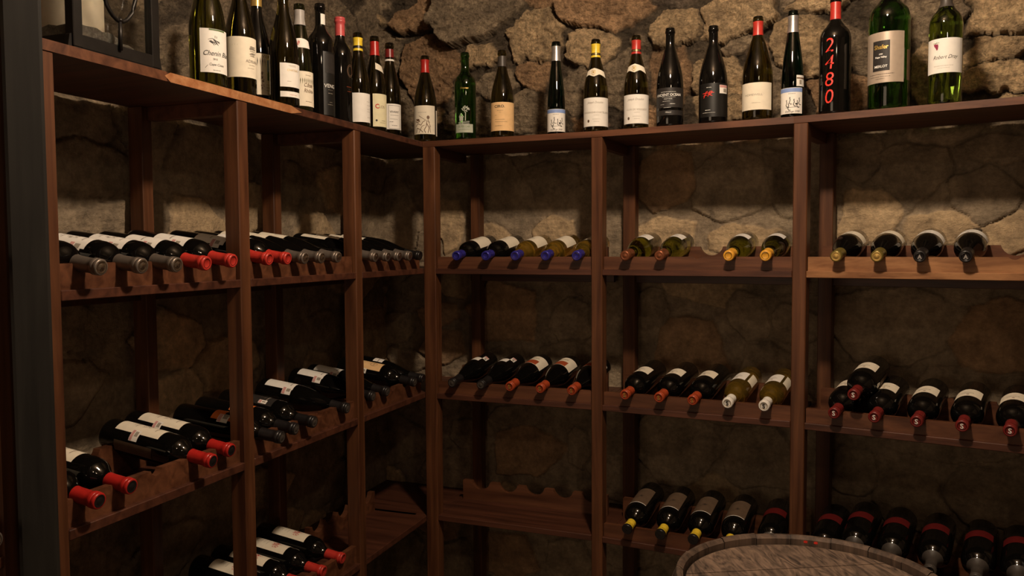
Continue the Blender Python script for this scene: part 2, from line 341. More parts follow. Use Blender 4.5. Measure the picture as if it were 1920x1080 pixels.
def stone_wall(name, s0, s1, z0, z1, step, up, lo, seed, place, base_up, base_lo):
    ns = int((s1 - s0) / step) + 1; nz = int((z1 - z0) / step) + 1
    S, Z = np.meshgrid(np.linspace(s0, s1, ns), np.linspace(z0, z1, nz), indexing='ij')
    bu, eu, Hu, cu = stone_field(S, Z, up, seed, 0, None, .035)
    bl, el, Hl, cl = stone_field(S, Z, lo, seed + 50, 0, None, .02)
    # upper: rough protruding rock with deep crevices
    rough = vnoise(S * 9, Z * 13, seed + 5, True, 6, .55); fine = vnoise(S * 35, Z * 60, seed + 6, True, 4, .5)
    tilt = vnoise(S * 3, Z * 3, seed + 7, False, 2)
    mu = smooth(eu, -.0005, .006)
    chip = vnoise(S * 17 + Z * 6, Z * 26, seed + 12, True, 5, .6)
    hu = mu * (Hu * .85 + .022 * (rough - .5)) + .014 * (chip - .5) + .009 * (fine - .5) + .03 * (tilt - .5) + (1 - mu) * (.045 * rough - .014)
    wv = Z * 20 + S * 6 + 3.5 * tilt + 1.6 * rough
    strata = (wv % 1.0)
    hu = hu + .009 * strata ** 3 * (chip > .45) + .004 * np.abs(strata - .5)
    colu = cu * mu[..., None] * 1.9 + np.array((.17, .135, .10)) * (1 - mu[..., None])
    # lower: flat flagstones with flush mortar
    ml = smooth(el, -.001, .004); crack = np.exp(-((el - .001) / .0022) ** 2)
    roughl = vnoise(S * 6, Z * 6, seed + 8, False, 6, .6)
    hl = ml * (Hl * .9) + .013 * (roughl - .5) - .009 * crack * smooth(vnoise(S * 4, Z * 4, seed + 9), .36, .5) + .004 * (fine - .5)
    lc = np.array((.30, .24, .175))
    coll = (cl * 1.05 + np.array((.30, .23, .155)) * .12) * ml[..., None] + lc * (1 - ml[..., None])
    patch = vnoise(S * 2.5, Z * 2.5, seed + 11, False, 3)
    coll = coll * (.92 + .55 * patch[..., None])
    w = smooth(Z, .33, .39)
    h = hu * w + hl * (1 - w); col = colu * w[..., None] + coll * (1 - w[..., None])
    dep = (base_up * w + base_lo * (1 - w)) - h
    co = np.zeros((ns, nz, 3), np.float32)
    for i in range(ns):
        px, py, nx, ny = place(S[i, 0])
        co[i, :, 0] = px + nx * dep[i]; co[i, :, 1] = py + ny * dep[i]; co[i, :, 2] = Z[i]
    idx = np.arange(ns * nz).reshape(ns, nz)
    q = np.stack([idx[:-1, :-1], idx[1:, :-1], idx[1:, 1:], idx[:-1, 1:]], -1).reshape(-1, 4)
    me = bpy.data.meshes.new(name)
    me.vertices.add(ns * nz); me.vertices.foreach_set('co', co.reshape(-1))
    me.loops.add(q.size); me.polygons.add(len(q))
    me.loops.foreach_set('vertex_index', q.reshape(-1).astype(np.int32))
    me.polygons.foreach_set('loop_start', np.arange(0, q.size, 4, dtype=np.int32))
    me.polygons.foreach_set('loop_total', np.full(len(q), 4, np.int32))
    me.polygons.foreach_set('use_smooth', np.ones(len(q), bool))
    me.update(calc_edges=True)
    at = me.attributes.new('stone', 'FLOAT_COLOR', 'POINT')
    at.data.foreach_set('color', np.concatenate([col, w[..., None]], -1).astype(np.float32).reshape(-1))
    me.materials.append(M['stone'])
    return structure(obj(name, me))
def placeR(s):
    def ang(t):
        a = SEG[0][1]
        for (s0, aa, _, _), pa in zip(SEG[1:], (SEG[0][1], SEG[1][1])):
            w = min(1, max(0, (t - s0 + .1) / .2)); a += (aa - pa) * w
        return a
    x, y, _ = RF(s, 0, 0, 0 if s < SEG[1][0] else (1 if s < SEG[2][0] else 2)); a = ang(s)
    return x, y, -math.sin(a), math.cos(a)
def placeL(s):
    x, y, _ = LF(s, 0, 0); return x, y, -math.cos(AL), math.sin(AL)
upR = fill(UP_R, -.6, 2.6, .36, 1.36, .022, .07, 'tgggr', .012, .05, 3, 2500)
loR = fill(LO_R, -.6, 2.6, -1.58, .36, .055, .13, 'gggrt', .008, .014, 4, 1500)
upL = fill([], -3.0, .6, .36, 1.36, .09, .24, 'ggg', .015, .04, 5, 1500)
loL = fill([], -3.0, .6, -1.58, .36, .07, .15, 'gggt', .008, .014, 6, 1500)
stone_wall('wall_back', -.60, 2.5, FLOOR, CEIL, .0048, upR, loR, 11, placeR, .395, .365)
stone_wall('wall_left', -2.6, .55, FLOOR, CEIL, .0065, upL, loL, 31, placeL, .395, .365)
def slab(name, *a, mat):
    m = MB(); m.box(*a, b=0); return structure(m.build(name, mat))
slab('floor', -.75, 3.6, -4.3, .75, FLOOR - .1, FLOOR, mat=M['floor'])
slab('ceiling', -.75, 3.6, -4.3, .75, CEIL, CEIL + .1, mat=M['plaster'])
slab('wall_front', -.75, 3.6, -4.4, -4.3, FLOOR, CEIL, mat=M['plaster'])
slab('wall_right', 3.6, 3.7, -4.4, .75, FLOOR, CEIL, mat=M['plaster'])

# ------------------------------------------------------------------ racks
GD = .325          # shelf depth
def notch_board(m, s0, s1, z0, z1, d0, d1, cs, cz, r):
    pts = [(s0, z0), (s1, z0), (s1, z1)]
    h = z1 - cz
    half = math.sqrt(max(r * r - h * h, 1e-6))
    for c in sorted(cs, reverse=True):
        a0 = math.atan2(h, half)
        n = 10; arc = []
        for k in range(n + 1):
            a = a0 - (a0 + (PI + a0)) * k / n if False else a0 - (PI + 2 * a0) * k / n
            arc.append((c + r * math.cos(a), cz + r * math.sin(a)))
        arc = [(x, z) for x, z in arc if s0 + .001 < x < s1 - .001 and z <= z1 + 1e-6]
        # keep inside the board and the board's order
        if arc and arc[0][0] < pts[-1][0] - .0005: pts += arc
        elif arc:
            arc = [p for p in arc if p[0] < pts[-1][0] - .0005]; pts += arc
    pts.append((s0, z1))
    m.extrude(pts, d0, d1)

rackL = thing('wine_rack', 'tall dark-stained wooden wine rack along the left wall, with the lantern on top', 'wine rack', None, Matrix.Translation(LF(-.8, 0, FLOOR)))
rackR = thing('wine_rack', 'tall dark-stained wooden wine rack along the back wall, behind the barrel', 'wine rack', None, Matrix.Translation(RF(.9, 0, FLOOR)))
def rel(root, fn):
    t = root.matrix_world.translation.copy()
    def g(s, d, z):
        p = fn(s, d, z); return (p[0] - t.x, p[1] - t.y, p[2] - t.z)
    return g
def part(root, name, m, mat, fn, label=None, smooth=False):
    return m.build(name, mat, root, fn=rel(root, fn), label=label, smooth=smooth)

def posts(root, fn, s0, s1, rs0, rs1, top=ZT - TH):
    m = MB(); m.box(s0, s1, .0, .045, FLOOR, top, b=.0025); part(root, 'post', m, M['wood_z'], fn)
    m = MB(); m.box(rs0, rs1, .283, .328, FLOOR, top, b=.002); part(root, 'rear_post', m, M['wood_z'], fn)
    for z in (top,):
        m = MB(); m.box(s0 + .006, s1 - .006, .045, .283, z - .034, z, b=.001); part(root, 'side_rail', m, M['wood_y'], fn)
def shelf(root, fn, s0, s1, z, slots, bh, mat=None, front=True, back=True, rail=True, capz=.0525, backz=.084, ledge=.014):
    mat = mat or M['wood_x']
    m = MB(); m.box(s0, s1, .0, GD + .052, z - TH, z, b=.0015); m.box(s0 - (.045 if root is rackR and s0 > .5 else .0195), s0, .0455, GD + .052, z - TH + .0004, z - .0004, b=0); m.box(s1, s1 + .0195, .0455, GD + .052, z - TH, z, b=0); part(root, 'shelf', m, mat if mat is M['wood_worn'] else M['wood_shelf'], fn)
    if front:
        m = MB(); notch_board(m, s0 + .0015, s1 - .0015, z, z + bh, ledge, ledge + .018, slots, z + capz, .0175); part(root, 'front_cradle_board', m, mat, fn)
    if back:
        m = MB(); notch_board(m, s0 + .0015, s1 - .0015, z, z + .074, .212, .232, slots, z + backz, .0405); part(root, 'back_cradle_board', m, M['wood_x'], fn)
    if rail:
        m = MB(); m.box(s0, s1, .300, .322, z - TH - .036, z - TH, b=.001); part(root, 'back_rail', m, M['wood_shelf'], fn)

# left rack posts
LP = [(-1.673, -1.633, -1.70, -1.665), (-1.578, -1.538, -1.60, -1.565), (-1.022, -.983, -1.036, -1.001), (-.473, -.434, -.4915, -.452)]
for a in LP: posts(rackL, LF, *a)
m = MB(); m.box(.0, .04, .283, .328, FLOOR, ZT - TH, b=.002); part(rackL, 'rear_post', m, M['wood_z'], LF)
m = MB(); m.box(-2.2, .325, .0, GD, ZT - TH, ZT, b=.0012); part(rackL, 'top_shelf', m, M['wood_shelf'], LF)
m = MB(); m.box(-2.2, -1.256, -.0015, .0, ZT - TH, ZT + .0005, b=0); part(rackL, 'edge_strip', m, M['wood_x'], LF)
# worn edging with chipped slanted ends
m = MB(); m.extrude([(-1.262, ZT - TH * .45), (-1.245, ZT - TH), (-.800, ZT - TH), (-.752, ZT - TH * .55), (-.800, ZT + .0006), (-1.245, ZT + .0006)], -.0018, .0)
part(rackL, 'edge_strip', m, M['wood_chip'], LF, 'bare orange worn strip of shelf edging')
sl0 = [-1.483, -1.380, -1.282, -1.190, -1.100]; sl1 = [-.950, -.872, -.792, -.711, -.625]; sl2 = [-.405, -.325, -.246, -.167, -.088]
q0 = [-1.500, -1.405, -1.30, -1.190, -1.095]; q1 = [-.945, -.850, -.760, -.665, -.560]; q2 = [-.392, -.300, -.215, -.130, -.050]
shelf(rackL, LF, -1.538, -1.022, Z1, sl0, .050, capz=.055, backz=.088)
shelf(rackL, LF, -.983, -.473, Z1, sl1, .050, capz=.055, backz=.088)
shelf(rackL, LF, -.434, -.001, Z1, sl2, .050, capz=.055, backz=.088)
shelf(rackL, LF, -1.538, -1.022, Z2, q0, .054, capz=.058, backz=.088)
shelf(rackL, LF, -.983, -.473, Z2, q1, .054, capz=.058, backz=.088)
shelf(rackL, LF, -.434, -.001, Z2, q2, .054, capz=.058, backz=.088)
q3 = [-.925, -.840, -.755, -.670, -.575]
shelf(rackL, LF, -1.538, -1.022, Z3L, [-1.46, -1.36, -1.27, -1.18, -1.09], .054, capz=.058, backz=.088)
shelf(rackL, LF, -.983, -.473, Z3L, q3, .054, capz=.058, backz=.088)
shelf(rackL, LF, -.434, -.001, Z3L, [-.38, -.30, -.22, -.14, -.06], .05, front=False)
for z in (Z1, Z2): shelf(rackL, LF, -2.2, -1.673, z, [-1.72, -1.80, -1.9], .05, capz=.055, backz=.088)
# corner fillers behind the inner corner
m = MB(); m.box(.046, GD + .052, -.032, .0, Z3L - TH, Z3L, b=0); part(rackL, 'corner_shelf', m, M['wood_shelf'], LF)
for z in (Z1, Z2, Z3L):
    m = MB(); m.box(.0, GD + .052, .0, GD + .052, z - TH, z, b=.001)
    part(rackL, 'corner_shelf', m, M['wood_shelf'], LF)

# right rack posts
posts(rackR, Rbay(0), .0015, .050, .06, .098)
posts(rackR, Rbay(1), .633, .672, .647, .692)
posts(rackR, Rbay(2), 1.275, 1.316, 1.289, 1.333)
posts(rackR, Rbay(2), 1.905, 1.946, 1.92, 1.96)
def top_poly(m, d0, d1, z0, z1):
    a = SEG; pts = []
    for d in (d0, d1):
        row = [RF(.0015, d, 0, 0)]
        for k in (1, 2):
            p = RF(SEG[k][0], d, 0, k - 1); q = RF(SEG[k][0], d, 0, k); row.append(((p[0] + q[0]) / 2, (p[1] + q[1]) / 2, 0))
        row.append(RF(2.4, d, 0, 2)); pts.append(row)
    n = len(pts[0]); vs = []; fs = []
    for row in pts:
        for z in (z0, z1): vs += [(p[0], p[1], z) for p in row]
    A, B, Cc, D = 0, n, 2 * n, 3 * n     # front-low, front-high, back-low, back-high
    for i in range(n - 1):
        fs += [(A + i, A + i + 1, B + i + 1, B + i), (Cc + i, D + i, D + i + 1, Cc + i + 1), (B + i, B + i + 1, D + i + 1, D + i), (A + i, Cc + i, Cc + i + 1, A + i + 1)]
    fs += [(A, B, D, Cc), (A + n - 1, Cc + n - 1, D + n - 1, B + n - 1)]
    m.add(vs, fs)
idf = lambda x, y, z: (x, y, z)
m = MB(); top_poly(m, .0, GD, ZT - TH, ZT); part(rackR, 'top_shelf', m, M['wood_x'], idf)
for z in (Z1, Z2):
    m = MB(); m.box(-.03, .031, .046, GD + .052, z - TH, z - .0005, b=0); part(rackR, 'corner_shelf', m, M['wood_shelf'], Rbay(0))
r10 = [.149, .262, .372, .482, .592]; r11 = [.763, .877, .985, 1.094, 1.203]; r12 = [1.406, 1.514, 1.622, 1.732, 1.842]
shelf(rackR, Rbay(0), .050, .633, Z1, r10, .042)
shelf(rackR, Rbay(1), .672, 1.275, Z1, r11, .042)
shelf(rackR, Rbay(2), 1.316, 1.905, Z1, r12, .042, mat=M['wood_worn'])
r20 = [.127, .240, .349, .461, .574]
shelf(rackR, Rbay(0), .050, .633, Z2, r20, .042)
shelf(rackR, Rbay(1), .672, 1.275, Z2, r11, .042)
shelf(rackR, Rbay(2), 1.316, 1.905, Z2, r12, .042)
shelf(rackR, Rbay(0), .050, .633, Z3, r20, .042, front=False)
shelf(rackR, Rbay(1), .672, 1.275, Z3, r11, .042)
r32 = [1.37, 1.437, 1.529, 1.625, 1.723, 1.817]
shelf(rackR, Rbay(2), 1.316, 1.905, Z3, r32[1:], .042)

# ------------------------------------------------------------------ bottles
RN = .0143
def profile(kind, H, R):
    if kind == 'bordeaux':
        k = [(R, .625), (R * .985, .655), (R * .93, .690), (R * .80, .722), (R * .62, .748), (R * .49, .772), (RN * 1.08, .80), (RN * 1.01, .83)]
    elif kind == 'burgundy':
        k = [(R, .40), (R * .985, .46), (R * .93, .525), (R * .83, .59), (R * .70, .655), (R * .57, .715), (R * .47, .765), (RN * 1.12, .81), (RN * 1.02, .85)]
    else:
        k = [(R, .30), (R * .97, .40), (R * .90, .49), (R * .80, .58), (R * .68, .67), (R * .57, .75), (RN * 1.05, .84), (RN, .87)]
    k = [(R, k[0][1] - .12)] + k + [(RN, .90)]
    out = [(0, .022), (R * .45, .014), (R * .75, .002), (R * .86, .0), (R * .96, .003), (R, .010)]
    for i in range(1, len(k) - 2):
        p0, p1, p2, p3 = k[i - 1], k[i], k[i + 1], k[i + 2]
        for t in (0, .5):
            f = lambda a, b, c, d: .5 * (2 * b + (c - a) * t + (2 * a - 5 * b + 4 * c - d) * t * t + (3 * b - a - 3 * c + d) * t ** 3)
            out.append((f(p0[0], p1[0], p2[0], p3[0]), H * f(p0[1], p1[1], p2[1], p3[1])))
    out += [(k[-2][0], k[-2][1] * H), (RN, H * .91), (RN, H - .017), (.0160, H - .0155), (.0162, H - .009), (.0150, H - .0075), (.0150, H - .0025), (.0138, H), (.0095, H), (.009, H - .004), (0, H - .0045)]
    return out
def radius_at(pr, z):
    zs = [p[1] for p in pr[5:-5]]; rr = [p[0] for p in pr[5:-5]]
    return float(np.interp(z, zs, rr))
def wrap(pr, x, z, ac, off):
    r = radius_at(pr, z) + off; a = ac + x / r
    return (r * math.sin(a), -r * math.cos(a), z)
def patch_mesh(name, pr, z0, z1, a0, a1, mat, off=.0006, rows=None, top=None, bot=None):
    a0, a1 = math.radians(a0), math.radians(a1); n = max(4, int((a1 - a0) / .16)); rows = rows or 1
    v = []; f = []
    for j in range(rows + 1):
        for i in range(n + 1):
            t = i / n; a = a0 + (a1 - a0) * t
            zt = z1 + (top(t) if top else 0); zb = z0 + (bot(t) if bot else 0)
            z = zb + (zt - zb) * j / rows; r = radius_at(pr, z) + off
            v.append((r * math.sin(a), -r * math.cos(a), z))
    for j in range(rows):
        for i in range(n): f.append((j * (n + 1) + i, j * (n + 1) + i + 1, (j + 1) * (n + 1) + i + 1, (j + 1) * (n + 1) + i))
    return mesh_of(name, v, f, mat, True)
_tx = {}
def text2d(s, shear=0., bold=0.):
    key = (s, shear, bold)
    if key not in _tx:
        cu = bpy.data.curves.new('lettering', 'FONT'); cu.body = s; cu.align_x = 'CENTER'; cu.align_y = 'CENTER'; cu.shear = shear; cu.offset = bold; cu.resolution_u = 3
        o = bpy.data.objects.new('lettering', cu); C.objects.link(o)
        dg = bpy.context.evaluated_depsgraph_get(); me = bpy.data.meshes.new_from_object(o.evaluated_get(dg))
        _tx[key] = ([(v.co.x, v.co.y) for v in me.vertices], [tuple(p.vertices) for p in me.polygons])
        bpy.data.objects.remove(o); bpy.data.curves.remove(cu); bpy.data.meshes.remove(me)
    return _tx[key]
class Decal:
    def __init__(s): s.v = []; s.f = []
    def text(s, t, size, x=0, y=0, shear=0., bold=0., wide=1.0):
        v, f = text2d(t, shear, bold); n = len(s.v)
        s.v += [(x + a * size * wide, y + b * size) for a, b in v]; s.f += [tuple(i + n for i in q) for q in f]; return s
    def line(s, pts, w):
        for (x0, y0), (x1, y1) in zip(pts[:-1], pts[1:]):
            dx, dy = x1 - x0, y1 - y0; l = math.hypot(dx, dy) or 1; nx, ny = -dy / l * w / 2, dx / l * w / 2; n = len(s.v)
            k = max(1, int(l / .006))
            for i in range(k + 1):
                t = i / k; s.v += [(x0 + dx * t + nx, y0 + dy * t + ny), (x0 + dx * t - nx, y0 + dy * t - ny)]
            for i in range(k): s.f.append((n + 2 * i, n + 2 * i + 1, n + 2 * i + 3, n + 2 * i + 2))
        return s
    def blob(s, x, y, rx, ry, n=12):
        k = len(s.v); s.v += [(x + rx * math.cos(2 * PI * i / n), y + ry * math.sin(2 * PI * i / n)) for i in range(n)]; s.f.append(tuple(range(k, k + n))); return s
    def rect(s, x0, x1, y0, y1):
        n = max(1, int((x1 - x0) / .006)); k = len(s.v)
        for i in range(n + 1):
            x = x0 + (x1 - x0) * i / n; s.v += [(x, y0), (x, y1)]
        for i in range(n): s.f.append((k + 2 * i, k + 2 * i + 2, k + 2 * i + 3, k + 2 * i + 1))
        return s
    def lines(s, x0, x1, y, w, seed=0, ragged=.25, gap=.3):
        rs = random.Random(seed); x = x0
        end = x1 - (x1 - x0) * rs.random() * ragged
        while x < end:
            l = rs.uniform(.0012, .0045); s.rect(x, min(x + l, end), y - w / 2, y + w / 2); x += l + rs.uniform(.0006, .0012)
        return s
    def on(s, name, pr, zc, adeg, mat, off=.0010, parent=None):
        a = math.radians(adeg)
        v = [wrap(pr, x, zc + y, a, off) for x, y in s.v]
        return obj(name, mesh_of(name, v, s.f, mat), parent)
def capsule(pr, H, z0, mat, root, z1=None, disc=None, ringz=True, mark=None, markmat=None, name='capsule'):
    off = .0007; m = MB()
    if z1 is None:
        body = [(radius_at(pr, z) + off, z) for z in np.linspace(z0, H - .018, 6)]
        pf = body + [(.0167, H - .016), (.0170, H - .009), (.0158, H - .0075), (.0165, H - .006), (.0165, H - .002), (.0150, H + .0006), (.0115, H + .0008), (.0108, H - .0002), (0, H - .0002)]
    else:
        pf = [(radius_at(pr, z) + off, z) for z in np.linspace(z0, z1, 5)]; pf += [(pf[-1][0] - .0006, z1 + .0003)]
    m.lathe(pf, 28)
    o = m.build(name, mat, root, smooth=True, sharp=60)
    if disc:
        m = MB(); m.lathe([(.0128, H + .0008), (.0115, H + .0014), (.0100, H + .0004), (.0070, H + .0004), (.0062, H + .0010), (0, H + .0010)], 24)
        m.build('end_disc', disc, o, smooth=True)
    if mark:
        v, f = text2d(mark, 0, .02) if mark != '^' else ([(-.30, -.30), (0, .36), (.30, -.30), (.17, -.34), (0, -.12), (-.17, -.34)], [(0, 1, 4, 5), (1, 2, 3, 4)])
        s_ = .019
        vv = [(-y * s_, x * s_, H + .0013) for x, y in v]
        # letter reads upright when the bottle lies with its label up
        vv = [(x * s_, -(-y * s_) * 1.0, H + .0013) for x, y in v]
        vv = [(-x * s_, -y * s_, H + .0013) for x, y in v]
        obj('monogram', mesh_of('monogram', vv, [tuple(reversed(q)) if False else q for q in f], markmat), o)
    return o
def glass_body(kind, H, R, mat, root, seg=36):
    pr = profile(kind, H, R); m = MB(); m.lathe(pr, seg); m.build('glass_body', mat, root, smooth=True, sharp=70); return pr

CAM = Vector((1.4201, -2.6239, 0.))
def stand(side, s, d, kind, H, R, gmat, label, cat='bottle'):
    p = Vector((LF if side == 'L' else RF)(s, d, ZT + .0004))
    v = CAM - p; rz = math.atan2(v.x, -v.y)
    mt = Matrix.Translation(p) @ Matrix.Rotation(rz, 4, 'Z')
    root = thing('wine_bottle', label, 'bottle', 'bottles standing on the top shelf', mt)
    return root, glass_body(kind, H, R, M[gmat], root)
def lab(root, pr, z0, z1, a0, a1, mat, name='front_label', **k):
    return obj(name, patch_mesh(name, pr, z0, z1, a0, a1, M[mat], **k), root)

# 1 olive bottle with handwritten-style label
b, pr = stand('L', -1.050, .06, 'burgundy', .330, .0426, 'olivelight', 'large olive-green bottle on the top shelf nearest the lantern, white label with handwritten-style lettering')
L_ = lab(b, pr, .036, .139, -24, 80, 'white')
Decal().rect(-.012, .03, .048, .0515).on('label_band', pr, .087, 20, M['greenink'], parent=L_)
d_ = Decal(); rs = random.Random(3)
for k in range(10): d_.line([(-.012 + .002 * k, .024 + rs.uniform(-.003, .003)), (-.004 + .002 * k, .017 + rs.uniform(-.004, .004))], .0012)
d_.line([(-.014, .026), (-.004, .029), (.006, .024), (.014, .022)], .001).line([(.002, .03), (.002, .036)], .001).line([(.006, .03), (.006, .035)], .001)
d_.on('sketch', pr, .087, 20, M['ink'], parent=L_)
d_ = Decal().text('Chenin Blanc', .0165, .012, -.006, .35, .0, .9).text('Cape Coast', .008, .006, -.032, .2).text('2015', .006, .002, -.0195).lines(-.004, .02, -.045, .001, 2).line([(-.022, -.041), (-.016, -.034)], .0009)
d_.on('label_lettering', pr, .087, 20, M['ink'], parent=L_)
# 2
b, pr = stand('L', -.928, .06, 'burgundy', .325, .0385, 'olive', 'dark green bottle with cream label and small landscape picture, second from the lantern')
L_ = lab(b, pr, .049, .150, -80, 86, 'cream')
d_ = Decal(); rs = random.Random(5)
for k in range(16):
    y = rs.uniform(.004, .030); d_.line([(-.010 + rs.uniform(0, .006), y), (.006 + rs.uniform(0, .006), y + rs.uniform(-.002, .002))], .0012)
d_.on('landscape_picture', pr, .1, 48, M['greyink'], parent=L_)
Decal().text('ADRIANA', .0105, .004, -.010).lines(-.010, .010, -.019, .0009, 1).lines(-.014, .012, -.027, .0009, 2).on('label_lettering', pr, .1, 46, M['greyink'], parent=L_)
# 3
b, pr = stand('L', -.745, .145, 'burgundy', .335, .0400, 'black', 'black bottle with gold neck foil and a picture label of vines and a blue sky')
capsule(pr, .335, .290, M['cap_gold'], b)
L_ = lab(b, pr, .042, .155, -14, 84, 'cream')
Decal().rect(-.004, .014, .000, .034).on('picture_sky', pr, .105, 44, M['blueink'], parent=L_)
Decal().rect(-.004, .014, -.022, -.002).blob(.002, .0, .005, .004).blob(.009, .001, .004, .005).on('picture_fields', pr, .105, 44, M['greenink'], parent=L_)
d_ = Decal(); rs = random.Random(8)
for k in range(30): d_.blob(-.006 + rs.uniform(-.003, .004), -.05 + rs.uniform(0, .05), .0016, .0012, 6)
d_.on('vine_drawing', pr, .105, 26, M['brownink'], parent=L_)
Decal().text('VIERI', .012, .0, .042).lines(-.002, .014, -.034, .0012, 4).lines(-.002, .014, -.042, .0012, 5).lines(-.002, .014, -.050, .0012, 6).on('label_lettering', pr, .105, 36, M['brownink'], parent=L_)
# 4
b, pr = stand('L', -.756, .05, 'burgundy', .336, .0400, 'olive', 'tall dark green bottle with plain white label and narrow white strip below it')
L_ = lab(b, pr, .055, .119, -16, 84, 'white'); L2 = lab(b, pr, .028, .043, -16, 84, 'white', 'strip_label')
Decal().lines(-.012, .012, .026, .0008, 3).lines(-.009, .012, .0235, .0008, 4).lines(-.016, -.003, -.017, .001, 5).on('label_lettering', pr, .087, 34, M['greyink'], parent=L_)
Decal().text('CHATEAU', .008, 0, 0, .2).on('gold_lettering', pr, .100, 36, M['goldink'], parent=L_)
Decal().lines(-.01, .016, 0, .0009, 9).on('strip_lettering', pr, .034, 34, M['cap_red'], parent=L2)
# 5
b, pr = stand('L', -.657, .065, 'flute', .313, .0360, 'palegreen', 'pale green bottle with grey neck band and white neck label with red crest')
capsule(pr, .313, .253, M['cap_greyplain'], b, z1=.296, name='neck_band')
N_ = lab(b, pr, .186, .207, -60, 70, 'white', 'neck_label', rows=4, top=lambda t: .006 * math.sin(PI * t))
d_ = Decal(); rs = random.Random(2)
for k in range(14): d_.blob(rs.uniform(-.006, .006), rs.uniform(-.005, .007), .0018, .0012, 6)
d_.on('crest', pr, .197, -14, M['redink'], parent=N_)
L_ = lab(b, pr, .021, .119, -22, 84, 'cream')
d_ = Decal(); rs = random.Random(4)
for k in range(34): d_.blob(rs.uniform(-.002, .002), rs.uniform(-.035, .045), .0016, .0018, 6)
d_.on('ornament', pr, .07, -12, M['redpaper'], parent=L_)
Decal().text('Côtes', .0155, 0, .010, .25, 0, .8).text('Rhône', .0155, .001, -.006, .25, 0, .8).lines(-.010, .012, -.036, .0012, 1).lines(-.009, .009, .038, .0009, 1).on('label_lettering', pr, .07, 38, M['brownink'], parent=L_)
# 6
b, pr = stand('L', -.558, .06, 'bordeaux', .341, .0392, 'black', 'square-shouldered black bottle with white capital letters and a stamp on its neck')
lab(b, pr, .279, .310, 8, 78, 'white', 'neck_stamp')
L_ = lab(b, pr, .010, .195, 10, 84, 'blackpaper')
lab(b, pr, .133, .190, 18, 84, 'darkgrey', 'window_panel', off=.0009)
Decal().text('VENG', .0155, 0, 0).on('label_lettering', pr, .095, 42, M['whiteink'], parent=L_)
Decal().lines(-.008, .012, .0, .0012, 3).lines(-.010, .012, -.033, .0010, 4).lines(-.004, .010, -.026, .0009, 5).lines(-.008, .012, .010, .0008, 8).on('small_lettering', pr, .074, 42, M['greyink'], parent=L_)
# 7
b, pr = stand('L', -.439, .065, 'bordeaux', .332, .0360, 'black', 'black bottle sealed with rose-red wax, dark oval medallion on its shoulder')
capsule(pr, .332, .275, M['cap_wax'], b, name='wax_seal')
d_ = Decal()
for r in (1., .78): d_.line([(.012 * r * math.cos(k * PI / 10), .019 * r * math.sin(k * PI / 10)) for k in range(21)], .0012)
d_.on('medallion', pr, .165, 52, M['brownink'], parent=b)
Decal().lines(-.010, .010, 0, .0012, 3).lines(-.008, .008, -.014, .001, 4).on('label_lettering', pr, .115, 45, M['rustpaper'], parent=b)
# 8
b, pr = stand('L', -.340, .06, 'burgundy', .308, .0368, 'olive', 'dark bottle with yellow neck foil and plain white label, right of the rose-red wax one')
k_ = capsule(pr, .308, .250, M['cap_yellow'], b, z1=.292); capsule(pr, .308, .258, M['cap_black'], k_, z1=.2665, name='foil_band')
for o in bpy.data.objects:
    if o.name.startswith('foil_band'): o.scale = (1.03, 1.03, 1)
L_ = lab(b, pr, .020, .112, -34, 76, 'white')
for q, y in enumerate((.020, .008, -.004, -.012, -.03)): Decal().lines(.000, .018, y, .001, q).on('label_lettering', pr, .066, 44, M['greyink'], parent=L_)
# 9
b, pr = stand('L', -.231, .06, 'burgundy', .323, .0375, 'olive', 'dark bottle with red neck foil and pale yellow label with a red initial')
capsule(pr, .323, .259, M['cap_red'], b, z1=.305)
lab(b, pr, .211, .233, 5, 80, 'cream', 'neck_label', rows=4, top=lambda t: -.012 * t, bot=lambda t: -.012 * t)
L_ = lab(b, pr, .020, .128, -12, 80, 'yellowpaper')
Decal().text('C', .020, 0, 0, 0, .03).on('red_initial', pr, .086, 10, M['redink'], parent=L_)
Decal().text('LOS', .012, 0, 0).lines(-.008, .016, -.052, .0012, 3).lines(-.002, .018, -.045, .0012, 2).on('label_lettering', pr, .085, 36, M['brownink'], parent=L_)
Decal().blob(0, 0, .0035, .0035).on('seal_dot', pr, .040, 6, M['ink'], parent=L_)
# 10
b, pr = stand('L', -.126, .06, 'burgundy', .325, .0370, 'olive', 'dark bottle with dark red neck foil and white framed label reading VIVANT')
capsule(pr, .325, .275, M['cap_burg'], b, z1=.303); lab(b, pr, .262, .268, -80, 80, 'white', 'neck_ring')
L_ = lab(b, pr, .025, .112, -32, 80, 'white')
d_ = Decal().line([(-.021, -.040), (.024, -.040), (.024, .038), (-.021, .038), (-.021, -.040)], .0009)
d_.on('label_frame', pr, .068, 24, M['ink'], parent=L_)
Decal().text('VIVANT', .0098, 0, .016, 0, .015).lines(-.015, .018, .005, .0011, 3).lines(-.018, -.004, -.018, .0018, 4).lines(-.016, .018, -.008, .0009, 5).lines(-.01, .016, -.030, .0013, 6).on('label_lettering', pr, .068, 24, M['ink'], parent=L_)
